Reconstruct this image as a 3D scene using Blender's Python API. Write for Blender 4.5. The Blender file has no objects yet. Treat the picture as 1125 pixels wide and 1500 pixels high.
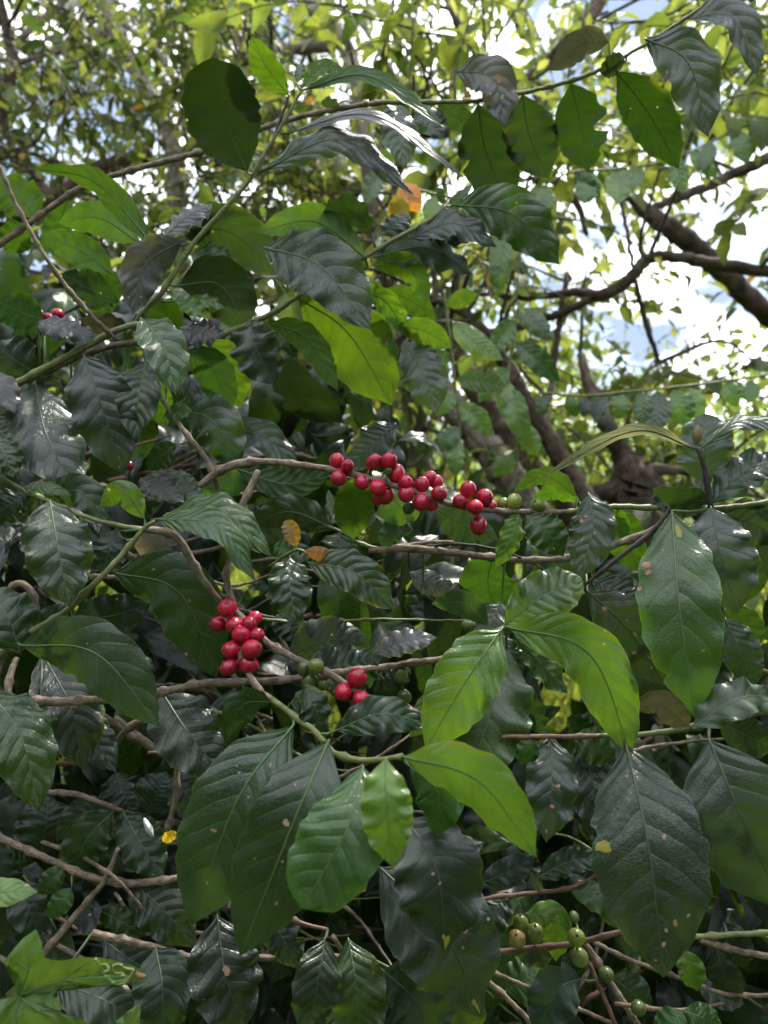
import bpy, math, random
import numpy as np
from mathutils import Vector

C = bpy.context.scene.collection
scene = bpy.context.scene
# ------------------------------------------------------------------ camera, sky, sun, exposure
F = 1083.0
PITCH = math.radians(5.0)
CAM = np.array([0.0, 0.0, 1.5])
FW = np.array([0, math.cos(PITCH), -math.sin(PITCH)])
UP = np.array([0, math.sin(PITCH), math.cos(PITCH)])
RT = np.array([1.0, 0, 0])
cd = bpy.data.cameras.new('camera')
cam = bpy.data.objects.new('camera', cd)
C.objects.link(cam)
cam.location = CAM
cam.rotation_euler = (math.pi / 2 - PITCH, 0, 0)
cd.sensor_fit = 'VERTICAL'
cd.sensor_height = 36.0
cd.lens = 26.0
cd.clip_start = 0.02
cd.clip_end = 2000
cd.dof.use_dof = True
cd.dof.focus_distance = 0.68
cd.dof.aperture_fstop = 6.0
scene.camera = cam

SUN_EL, SUN_AZ = 50.0, 28.0      # azimuth clockwise from +Y (the way the camera looks)
w = bpy.data.worlds.new('World')
scene.world = w
w.use_nodes = True
nt = w.node_tree
nt.nodes.clear()
out = nt.nodes.new('ShaderNodeOutputWorld')
bg = nt.nodes.new('ShaderNodeBackground')
sky = nt.nodes.new('ShaderNodeTexSky')
sky.sky_type = 'NISHITA'
sky.sun_disc = False
sky.sun_elevation = math.radians(SUN_EL)
sky.sun_rotation = math.radians(SUN_AZ)
tc = nt.nodes.new('ShaderNodeTexCoord')
mp = nt.nodes.new('ShaderNodeMapping')
mp.inputs['Scale'].default_value = (1, 1, 1.9)
nz = nt.nodes.new('ShaderNodeTexNoise')
nz.inputs['Scale'].default_value = 2.6
nz.inputs['Detail'].default_value = 7
nz.inputs['Roughness'].default_value = 0.55
cr = nt.nodes.new('ShaderNodeValToRGB')
cr.color_ramp.elements[0].position = 0.34
cr.color_ramp.elements[1].position = 0.50
mx = nt.nodes.new('ShaderNodeMix')
mx.data_type = 'RGBA'
nz2 = nt.nodes.new('ShaderNodeTexNoise')
nz2.inputs['Scale'].default_value = 5.5
nz2.inputs['Detail'].default_value = 6
cc = nt.nodes.new('ShaderNodeValToRGB')              # thick and thin cloud, in the units of the sky texture
cc.color_ramp.elements[0].position = 0.44
cc.color_ramp.elements[0].color = (1.5, 1.9, 2.7, 1)
cc.color_ramp.elements[1].position = 0.60
cc.color_ramp.elements[1].color = (14.0, 14.4, 15.0, 1)
nt.links.new(mp.outputs[0], nz2.inputs['Vector'])
nt.links.new(nz2.outputs['Fac'], cc.inputs[0])
nt.links.new(cc.outputs[0], mx.inputs[7])
nt.links.new(tc.outputs['Generated'], mp.inputs['Vector'])
nt.links.new(mp.outputs[0], nz.inputs['Vector'])
nt.links.new(nz.outputs['Fac'], cr.inputs[0])
nt.links.new(cr.outputs[0], mx.inputs[0])
nt.links.new(sky.outputs[0], mx.inputs[6])
nt.links.new(mx.outputs[2], bg.inputs['Color'])
bg.inputs['Strength'].default_value = 0.12
nt.links.new(bg.outputs[0], out.inputs[0])

sd = bpy.data.lights.new('sun', 'SUN')
sd.energy = 3.4
sd.angle = math.radians(3)      # the sun stands behind thin cloud
sd.color = (1.0, 0.95, 0.86)
sun = bpy.data.objects.new('sun', sd)
C.objects.link(sun)
a, e = math.radians(SUN_AZ), math.radians(SUN_EL)
TOSUN = Vector((math.sin(a) * math.cos(e), math.cos(a) * math.cos(e), math.sin(e)))
sun.rotation_euler = TOSUN.to_track_quat('Z', 'Y').to_euler()

vs = scene.view_settings
vs.view_transform = 'Standard'
vs.look = 'None'
vs.gamma = 1
vs.exposure = 1.75
vs.use_curve_mapping = False
scene.cycles.max_bounces = 6
scene.cycles.diffuse_bounces = 3
scene.cycles.glossy_bounces = 2
scene.cycles.transmission_bounces = 4
scene.cycles.caustics_reflective = False
scene.cycles.caustics_refractive = False

rng = random.Random(7)
nr = np.random.default_rng(11)


def P(px, py, d):
    """photo pixel (1125 x 1500) at d metres in front of the lens -> world point"""
    return CAM + d * (FW + RT * ((px - 562.5) / F) + UP * ((750 - py) / F))


def unit(v):
    return v / (np.linalg.norm(v) + 1e-12)


# ------------------------------------------------------------------ materials
class N:
    def __init__(s, name):
        m = bpy.data.materials.new(name)
        m.use_nodes = True
        s.m, s.t = m, m.node_tree
        s.t.nodes.clear()

    def n(s, typ, **kw):
        x = s.t.nodes.new('ShaderNode' + typ)
        for k, v in kw.items():
            setattr(x, k, v)
        return x

    def put(s, sock, v):
        if isinstance(v, bpy.types.NodeSocket):
            s.t.links.new(v, sock)
        elif v is not None:
            sock.default_value = v

    def math(s, op, a, b=None, c=None, clamp=False):
        x = s.n('Math', operation=op, use_clamp=clamp)
        for i, v in enumerate((a, b, c)):
            s.put(x.inputs[i], v)
        return x.outputs[0]

    def mix(s, f, a, b, blend='MIX'):
        x = s.n('Mix', data_type='RGBA', blend_type=blend)
        s.put(x.inputs[0], f); s.put(x.inputs[6], a); s.put(x.inputs[7], b)
        return x.outputs[2]

    def ramp(s, f, stops):
        x = s.n('ValToRGB')
        el = x.color_ramp.elements
        while len(el) < len(stops):
            el.new(0.5)
        for q, (p, c) in zip(el, stops):
            q.position = p
            q.color = c if len(c) == 4 else (*c, 1)
        s.put(x.inputs[0], f)
        return x.outputs[0]

    def step(s, v, lo, hi):
        x = s.n('MapRange', interpolation_type='SMOOTHSTEP')
        s.put(x.inputs[0], v)
        x.inputs[1].default_value = lo
        x.inputs[2].default_value = hi
        return x.outputs[0]

    def noise(s, vec, scale, detail=3, rough=.5, w=None):
        x = s.n('TexNoise')
        if w is not None:
            x.noise_dimensions = '4D'
            s.put(x.inputs['W'], w)
        s.put(x.inputs['Vector'], vec)
        x.inputs['Scale'].default_value = scale
        x.inputs['Detail'].default_value = detail
        x.inputs['Roughness'].default_value = rough
        return x.outputs['Fac']


def grey(v):
    return (v, v, v, 1)


def leaf_material(name, veins=9.0, trans=0.22, rough=0.26, kind='obj', spots=True, tcm=(3.0, 2.7, 1.1)):
    TCOL = (*tcm, 1)
    b = N(name)
    uv = b.n('UVMap').outputs[0]
    sx = b.n('SeparateXYZ'); b.put(sx.inputs[0], uv)
    U, V = sx.outputs[0], sx.outputs[1]
    x = b.math('MULTIPLY_ADD', U, 2.0, -1.0)
    aa = b.math('ABSOLUTE', x)
    oi = b.n('ObjectInfo')
    if kind == 'obj':
        col = oi.outputs['Color']
        rnd = oi.outputs['Random']
        big = oi.outputs['Alpha']
    else:
        at = b.n('Attribute', attribute_name='tint')
        col = at.outputs['Color']
        rnd = at.outputs['Fac']
        big = at.outputs['Alpha']
    tc = b.n('TexCoord').outputs['Object']
    wob = b.noise(tc, 55, 2)
    curve = b.math('MULTIPLY_ADD', b.math('MULTIPLY', aa, aa), 0.07, b.math('MULTIPLY', aa, 0.13))
    s = b.math('SUBTRACT', V, curve)
    s = b.math('MULTIPLY_ADD', wob, 0.035, s)
    s = b.math('MULTIPLY_ADD', s, b.math('MULTIPLY', b.math('MULTIPLY_ADD', rnd, .42, .72), veins), b.math('MULTIPLY', b.math('GREATER_THAN', x, 0), 0.45))
    fr = b.math('FRACT', s)
    dist = b.math('MINIMUM', fr, b.math('SUBTRACT', 1.0, fr))
    vein = b.math('SUBTRACT', 1.0, b.step(dist, 0.0, 0.075))
    vein = b.math('MULTIPLY', vein, b.math('SUBTRACT', 1.0, b.step(aa, 0.55, 0.97)))
    if not veins: vein = 0.0
    # fine net of small veins
    vo = b.n('TexVoronoi', feature='DISTANCE_TO_EDGE')
    b.put(vo.inputs['Vector'], tc)
    vo.inputs['Scale'].default_value = 420
    net = b.math('SUBTRACT', 1.0, b.step(vo.outputs[0], 0.0, 0.12))
    blot = b.noise(tc, 22, 4, .6, w=b.math('MULTIPLY', rnd, 50))
    fine = b.noise(tc, 260, 3, .6)
    c1 = b.mix(b.ramp(blot, [(.3, grey(0)), (.72, grey(1))]), b.mix(1.0, col, (0.62, 0.66, 0.62, 1), 'MULTIPLY'),
               b.mix(1.0, col, (1.45, 1.35, 1.15, 1), 'MULTIPLY'))
    lite = b.mix(1.0, b.mix(1.0, col, (1.9, 1.75, 1.5, 1), 'MULTIPLY'), (0.012, 0.016, 0.006, 1), 'ADD')
    c2 = b.mix(b.math('MULTIPLY', vein, 0.5), c1, lite)
    c2 = b.mix(b.math('MULTIPLY', net, 0.10), c2, lite)
    c2 = b.mix(b.math('MULTIPLY', b.step(aa, 0.94, 1.0), 0.55), c2, lite)
    if spots:
        v2 = b.n('TexVoronoi', feature='F1')
        va = b.n('VectorMath', operation='ADD')
        b.put(va.inputs[0], tc); b.put(va.inputs[1], b.math('MULTIPLY', rnd, 9.17))
        b.put(v2.inputs['Vector'], va.outputs[0])
        v2.inputs['Scale'].default_value = 95
        sc = b.n('SeparateColor'); b.put(sc.inputs[0], v2.outputs['Color'])
        rare = b.math('GREATER_THAN', sc.outputs[0], b.math('MULTIPLY_ADD', rnd, -.22, .97))
        size = b.math('MULTIPLY', sc.outputs[1], 0.12)
        sp = b.math('LESS_THAN', b.math('MULTIPLY_ADD', fine, 0.08, v2.outputs['Distance']), b.math('ADD', size, 0.07))
        sp = b.math('MULTIPLY', sp, rare)
        scol = b.ramp(sc.outputs[2], [(0, (.22, .09, .035)), (.5, (.30, .22, .12)), (1, (.32, .33, .26))])
        c2 = b.mix(b.math('MULTIPLY', sp, 0.85), c2, scol)
        # yellow ageing from the margin on some leaves
        age = b.math('MULTIPLY', b.step(b.math('MULTIPLY_ADD', blot, 0.9, b.math('MULTIPLY', aa, 0.45)), 0.83, 1.02),
                     b.step(rnd, 0.62, 0.95))
        c2 = b.mix(b.math('MULTIPLY', age, 0.55), c2, (0.17, 0.19, 0.02, 1))
    # pale duller underside
    geo = b.n('NewGeometry')
    back = geo.outputs['Backfacing']
    under = b.mix(1.0, b.mix(1.0, c2, (.95, 1.0, .95, 1), 'MULTIPLY'), (0.003, 0.005, 0.002, 1), 'ADD')
    c3 = b.mix(back, c2, under)
    pr = b.n('BsdfPrincipled')
    b.put(pr.inputs['Base Color'], c3)
    r0 = b.math('MULTIPLY_ADD', blot, 0.22, rough - 0.08)
    dusty = b.noise(tc, 9, 5, .65, w=rnd)
    r0 = b.math('ADD', r0, b.math('MULTIPLY', b.step(dusty, .5, .75), 0.16))
    b.put(pr.inputs['Roughness'], b.math('ADD', r0, b.math('MULTIPLY', back, 0.22)))
    b.put(pr.inputs['Specular IOR Level'], b.math('MULTIPLY', b.math('MULTIPLY_ADD', back, -.4, 0.68), b.math('MULTIPLY_ADD', big, .75, .25)))
    puff = b.math('POWER', b.math('MULTIPLY', dist, 2.0), 0.6)
    h = b.math('MULTIPLY_ADD', puff, 0.9, b.math('MULTIPLY', net, -0.10))
    h = b.math('MULTIPLY_ADD', fine, 0.14, h)
    h = b.math('MULTIPLY_ADD', blot, 2.2, h)
    bp = b.n('Bump')
    b.put(bp.inputs['Strength'], b.math('MULTIPLY', big, b.math('MULTIPLY_ADD', b.math('FRACT', b.math('MULTIPLY', rnd, 17.3)), .5, .25)))
    bp.inputs['Distance'].default_value = 0.0022
    b.put(bp.inputs['Height'], h)
    b.put(pr.inputs['Normal'], bp.outputs[0])
    tr = b.n('BsdfTranslucent')
    tcol = b.mix(1.0, b.mix(1.0, c2, TCOL, 'MULTIPLY'), (0.008, 0.018, 0.0, 1), 'ADD')
    tcol = b.mix(b.math('MULTIPLY', vein, 0.6), tcol, c1)
    b.put(tr.inputs['Color'], tcol)
    b.put(tr.inputs['Normal'], bp.outputs[0])
    ms = b.n('MixShader')
    ms.inputs[0].default_value = trans
    b.t.links.new(pr.outputs[0], ms.inputs[1])
    b.t.links.new(tr.outputs[0], ms.inputs[2])
    o = b.n('OutputMaterial')
    b.t.links.new(ms.outputs[0], o.inputs[0])
    return b.m


def bark_material(name, c0, c1, scale=1.0, bump=0.0015, rough=.8, lichen=0.0):
    b = N(name)
    tc = b.n('TexCoord').outputs['Object']
    m = b.n('UVMap').outputs[0]
    mp = b.n('Mapping'); b.put(mp.inputs[0], m)
    mp.inputs['Scale'].default_value = (14, 60 * scale * .1, 1)
    st = b.noise(mp.outputs[0], 1.0, 5, .65)
    bl = b.noise(tc, 60 * scale, 5, .65)
    f = b.math('MULTIPLY_ADD', st, .6, b.math('MULTIPLY', bl, .5))
    col = b.mix(b.step(f, .46, .66), (*c0, 1), (*c1, 1))
    if lichen:
        col = b.mix(b.math('MULTIPLY', b.step(b.noise(tc, 25 * scale, 4, .7), .54, .64), lichen), col, (.26, .28, .22, 1))
    pr = b.n('BsdfPrincipled')
    b.put(pr.inputs['Base Color'], col)
    pr.inputs['Roughness'].default_value = rough
    bp = b.n('Bump')
    bp.inputs['Strength'].default_value = .9
    bp.inputs['Distance'].default_value = bump
    b.put(bp.inputs['Height'], f)
    b.put(pr.inputs['Normal'], bp.outputs[0])
    o = b.n('OutputMaterial')
    b.t.links.new(pr.outputs[0], o.inputs[0])
    return b.m


def cherry_material():
    b = N('cherry_skin')
    oi = b.n('ObjectInfo')
    tc = b.n('TexCoord').outputs['Object']
    n1 = b.noise(tc, 90, 3, .5, w=b.math('MULTIPLY', oi.outputs['Random'], 40))
    col = b.mix(b.step(n1, .35, .7), b.mix(1, oi.outputs['Color'], (.55, .5, .55, 1), 'MULTIPLY'), oi.outputs['Color'])
    fl = b.noise(tc, 900, 2, .6)
    col = b.mix(b.math('MULTIPLY', b.step(fl, .66, .74), .25), col, (.5, .36, .28, 1))
    pr = b.n('BsdfPrincipled')
    b.put(pr.inputs['Base Color'], col)
    b.put(pr.inputs['Roughness'], b.math('MULTIPLY_ADD', n1, .18, .12))
    pr.inputs['Subsurface Weight'].default_value = .15
    pr.inputs['Subsurface Radius'].default_value = (.004, .001, .0006)
    pr.inputs['Subsurface Scale'].default_value = 1.0
    bp = b.n('Bump'); bp.inputs['Strength'].default_value = .35; bp.inputs['Distance'].default_value = .0006
    b.put(bp.inputs['Height'], b.noise(tc, 260, 4, .6))
    b.put(pr.inputs['Normal'], bp.outputs[0])
    o = b.n('OutputMaterial'); b.t.links.new(pr.outputs[0], o.inputs[0])
    return b.m


def plain(name, col, rough=.5, var=.3, scale=40, bump=0.0):
    b = N(name)
    tc = b.n('TexCoord').outputs['Object']
    n1 = b.noise(tc, scale, 5, .6)
    c = b.mix(n1, tuple(v * (1 - var) for v in col) + (1,), tuple(v * (1 + var) for v in col) + (1,))
    pr = b.n('BsdfPrincipled')
    b.put(pr.inputs['Base Color'], c)
    pr.inputs['Roughness'].default_value = rough
    if bump:
        bp = b.n('Bump'); bp.inputs['Distance'].default_value = bump
        b.put(bp.inputs['Height'], n1); b.put(pr.inputs['Normal'], bp.outputs[0])
    o = b.n('OutputMaterial'); b.t.links.new(pr.outputs[0], o.inputs[0])
    return b.m


M = dict(
    leaf=leaf_material('coffee_leaf'),
    inner=leaf_material('coffee_leaf_inner', kind='attr', trans=.16),
    bgleaf=leaf_material('tree_leaf', kind='attr', trans=.50, rough=.45, veins=6, spots=False, tcm=(2.7, 2.25, 1.9)),  # translucent blue raised too, haze put into the colour
    bgleaf_o=leaf_material('tree_leaf_single', kind='obj', trans=.50, rough=.45, veins=7, spots=False, tcm=(2.7, 2.25, 1.9)),
    gourd=leaf_material('lobed_leaf', kind='obj', trans=.30, rough=.5, veins=0.0, spots=False),
    rib=plain('leaf_rib', (.075, .13, .035), .45, .25, 60),
    ribdark=plain('leaf_rib_dark', (.05, .075, .035), .45, .25, 60),
    twig=bark_material('coffee_twig_bark', (.085, .056, .038), (.29, .22, .16), 1.6, .0022),
    greentwig=bark_material('green_twig', (.085, .105, .03), (.19, .19, .07), 1.6, .0004, .55),
    redtwig=bark_material('reddish_twig', (.075, .032, .022), (.21, .115, .075), 1.6, .0005, .6),
    darktwig=bark_material('dark_twig', (.018, .013, .012), (.06, .042, .036), 1.6, .0006, .7),
    trunkpale=bark_material('pale_bark', (.11, .085, .065), (.30, .25, .20), .25, .006, .9, .5),
    trunkdark=bark_material('dark_bark', (.030, .019, .014), (.13, .082, .058), .25, .008, .9, .25),
    midtwig=bark_material('tree_twig', (.04, .03, .022), (.13, .10, .07), 1.0, .001, .85),
    cherry=cherry_material(),
    scar=plain('cherry_scar', (.05, .028, .012), .8, .3, 300),
    dry=plain('dry_leaf', (.13, .07, .045), .7, .4, 60, .0008),
    soil=plain('soil', (.05, .036, .022), .95, .5, 6, .02),
    trail=plain('miner_trail', (.42, .45, .22), .6, .15, 200),
    yellowspot=plain('yellowed_patch', (.22, .20, .02), .5, .4, 250, .0003),
    tanspot=plain('tan_scab', (.34, .22, .14), .8, .4, 500, .0004),
    rust=plain('withered_tip', (.32, .17, .10), .8, .4, 300, .0005),
)


# ------------------------------------------------------------------ object helpers
def link(name, me, parent=None, loc=None):
    o = bpy.data.objects.new(name, me)
    C.objects.link(o)
    if parent is not None:
        o.parent = parent
        if loc is not None:
            o.location = Vector(loc) - world_loc[parent.name]
    elif loc is not None:
        o.location = loc
    world_loc[o.name] = Vector(loc) if loc is not None else (world_loc[parent.name] if parent else Vector((0, 0, 0)))
    return o


world_loc = {}


def tag(o, label=None, cat=None, group=None, kind=None):
    if label: o['label'] = label
    if cat: o['category'] = cat
    if group: o['group'] = group
    if kind: o['kind'] = kind
    return o


def thing(name, label, cat, loc, group=None):
    o = link(name, None, None, loc)
    o.empty_display_size = .02
    return tag(o, label, cat, group)


def make_mesh(name, verts, faces, mats, uvs=None, smooth=True, tint=None, fidx=None):
    me = bpy.data.meshes.new(name)
    me.from_pydata([tuple(v) for v in verts], [], faces)
    for m in (mats if isinstance(mats, (list, tuple)) else [mats]):
        me.materials.append(m)
    if uvs is not None:
        ul = me.uv_layers.new(name='UVMap')
        li = np.empty(len(me.loops), dtype=np.int32)
        me.loops.foreach_get('vertex_index', li)
        ul.data.foreach_set('uv', np.asarray(uvs, dtype=np.float32)[li].ravel())
    if smooth:
        me.polygons.foreach_set('use_smooth', [True] * len(me.polygons))
    if tint is not None:
        at = me.color_attributes.new('tint', 'FLOAT_COLOR', 'POINT')
        at.data.foreach_set('color', np.asarray(tint, dtype=np.float32).ravel())
    if fidx is not None:
        me.polygons.foreach_set('material_index', fidx)
    me.update()
    return me


def catmull(pts, n):
    """pts: (k, dim) -> n points on a smooth curve through them, evenly spaced"""
    p = np.asarray(pts, float)
    if len(p) == 2:
        t = np.linspace(0, 1, n)[:, None]
        return p[0] * (1 - t) + p[1] * t
    q = np.vstack([2 * p[0] - p[1], p, 2 * p[-1] - p[-2]])
    res = []
    for i in range(len(p) - 1):
        t = np.linspace(0, 1, 24, endpoint=False)[:, None]
        a0, a1, a2, a3 = q[i], q[i + 1], q[i + 2], q[i + 3]
        res.append(.5 * ((2 * a1) + (-a0 + a2) * t + (2 * a0 - 5 * a1 + 4 * a2 - a3) * t ** 2 + (-a0 + 3 * a1 - 3 * a2 + a3) * t ** 3))
    r = np.vstack(res + [p[-1:]])
    d = np.r_[0, np.cumsum(np.linalg.norm(np.diff(r[:, :3], axis=0), axis=1))]
    t = np.linspace(0, d[-1], n)
    return np.stack([np.interp(t, d, r[:, k]) for k in range(r.shape[1])], 1)


def tube_data(path, radii, sides=8, rough=0.0, seed=0, cap=True):
    path = np.asarray(path, float)
    n = len(path)
    T = np.gradient(path, axis=0)
    T /= np.linalg.norm(T, axis=1)[:, None] + 1e-12
    ref = np.array([0.13, -0.95, 0.28])
    u = unit(np.cross(T[0], ref))
    vs_, uv = [], []
    r_ = np.random.default_rng(seed)
    L = np.r_[0, np.cumsum(np.linalg.norm(np.diff(path, axis=0), axis=1))]
    for i in range(n):
        u = unit(u - T[i] * np.dot(u, T[i]))
        v = np.cross(T[i], u)
        for k in range(sides):
            a = 2 * math.pi * k / sides
            rr = radii[i] * (1 + rough * (r_.random() - .5))
            vs_.append(path[i] + rr * (math.cos(a) * u + math.sin(a) * v))
            uv.append((abs(2 * k / sides - 1), L[i] * 10))
    fs = []
    for i in range(n - 1):
        for k in range(sides):
            k2 = (k + 1) % sides
            fs.append((i * sides + k, i * sides + k2, (i + 1) * sides + k2, (i + 1) * sides + k))
    if cap:
        fs.append(tuple(range(sides))[::-1])
        fs.append(tuple((n - 1) * sides + k for k in range(sides)))
    return vs_, fs, uv


def tube_obj(name, path, radii, mat, parent=None, sides=8, rough=0.0, seed=0):
    o0 = np.asarray(path[0])
    v, f, uv = tube_data(np.asarray(path) - o0, radii, sides, rough, seed)
    return link(name, make_mesh(name, v, f, mat, uv), parent, o0)


class Joined:
    """many small pieces kept as one mesh"""
    def __init__(s):
        s.v, s.f, s.uv, s.t, s.n = [], [], [], [], 0

    def add(s, v, f, uv, tint=None):
        s.v.append(np.asarray(v)); s.uv.append(np.asarray(uv))
        s.f.extend([tuple(i + s.n for i in q) for q in f])
        s.t.append(np.tile(np.array(tint if tint is not None else (1, 1, 1, 1), float), (len(v), 1)))
        s.n += len(v)

    def obj(s, name, mat, parent=None, loc=(0, 0, 0), kind='stuff'):
        v = np.vstack(s.v) - np.asarray(loc)
        o = link(name, make_mesh(name, v, s.f, mat, np.vstack(s.uv), tint=np.vstack(s.t)), parent, loc)
        if kind: o['kind'] = kind
        return o


PROF_V = [0, .035, .10, .18, .28, .40, .50, .62, .74, .85, .925, .965, 1]
PROF_W = [.0, .13, .40, .69, .90, .995, 1.0, .95, .80, .55, .27, .10, 0]
ROUND_W = [.0, .12, .32, .55, .77, .93, 1.0, 1.0, .95, .82, .64, .42, 0]
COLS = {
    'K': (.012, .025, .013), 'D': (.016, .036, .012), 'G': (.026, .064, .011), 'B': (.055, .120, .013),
    'Y': (.078, .160, .022), 'S': (.042, .043, .046), 'O': (.42, .17, .02), 'W': (.45, .36, .03), 'R': (.15, .085, .02),  # S: grey sky glare on leaf tops, put into the base colour
}


def leaf_grid(base, ctrl, tip, hw, roll=0., twist=0., under=False, fold=.12, curl=-.12, wave=.10, rows=30, cols=10,
              rounded=0., seed=0, bites=(), pucker=.05, veins=9, jit=.032):
    """a leaf as a bent, puckered sheet; returns verts (world), faces, uvs, midrib path"""
    r_ = np.random.default_rng(seed)
    t = np.linspace(0, 1, rows)
    mid = catmull([base, ctrl, tip], rows)
    T = np.gradient(mid, axis=0)
    T /= np.linalg.norm(T, axis=1)[:, None]
    prof = np.interp(t, PROF_V, PROF_W) * (1 - rounded) + np.interp(t, PROF_V, ROUND_W) * rounded
    ph = r_.random(6) * 6.28
    us = np.linspace(-1, 1, cols + 1)
    V, UV = [], []
    fr = 3 + r_.random() * 2.5
    for i in range(rows):
        toc = unit(CAM - mid[i])
        S = unit(np.cross(T[i], toc))
        Nn = np.cross(S, T[i])
        ang = roll + twist * (t[i] - .5)
        S, Nn = math.cos(ang) * S + math.sin(ang) * Nn, math.cos(ang) * Nn - math.sin(ang) * S
        if under:
            Nn, S = -Nn, -S
        for u in us:
            sgn = 1 if u > 0 else 0
            w_ = hw * prof[i]
            w_ *= 1 + jit * math.sin(t[i] * 34 + ph[sgn]) + jit * .8 * math.sin(t[i] * 61 + ph[2 + sgn])
            for (bv, bs, bd, bw) in bites:
                if (u > 0) == (bs > 0):
                    w_ *= 1 - bd * max(0, 1 - ((t[i] - bv) / bw) ** 2) ** .5
            a_ = abs(u)
            s_ = (t[i] - .13 * a_ - .07 * a_ * a_) * veins + .45 * sgn
            f_ = s_ - math.floor(s_)
            puff = abs(math.sin(math.pi * f_)) ** .7 * math.sin(math.pi * min(1, a_ ** .8)) if pucker else 0
            z = fold * a_ * w_ + curl * a_ * a_ * w_ + pucker * hw * puff * prof[i]
            z += wave * hw * a_ ** 2 * math.sin(t[i] * fr * 6.28 + ph[4 + sgn]) * min(1, 4 * t[i], 4 * (1 - t[i]))
            V.append(mid[i] + S * (u * w_) + Nn * z)
            UV.append(((u + 1) / 2, t[i]))
    Fc = []
    c1 = cols + 1
    for i in range(rows - 1):
        for k in range(cols):
            Fc.append((i * c1 + k, i * c1 + k + 1, (i + 1) * c1 + k + 1, (i + 1) * c1 + k))
    return V, Fc, UV, mid


LEAFN = [0]


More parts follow.
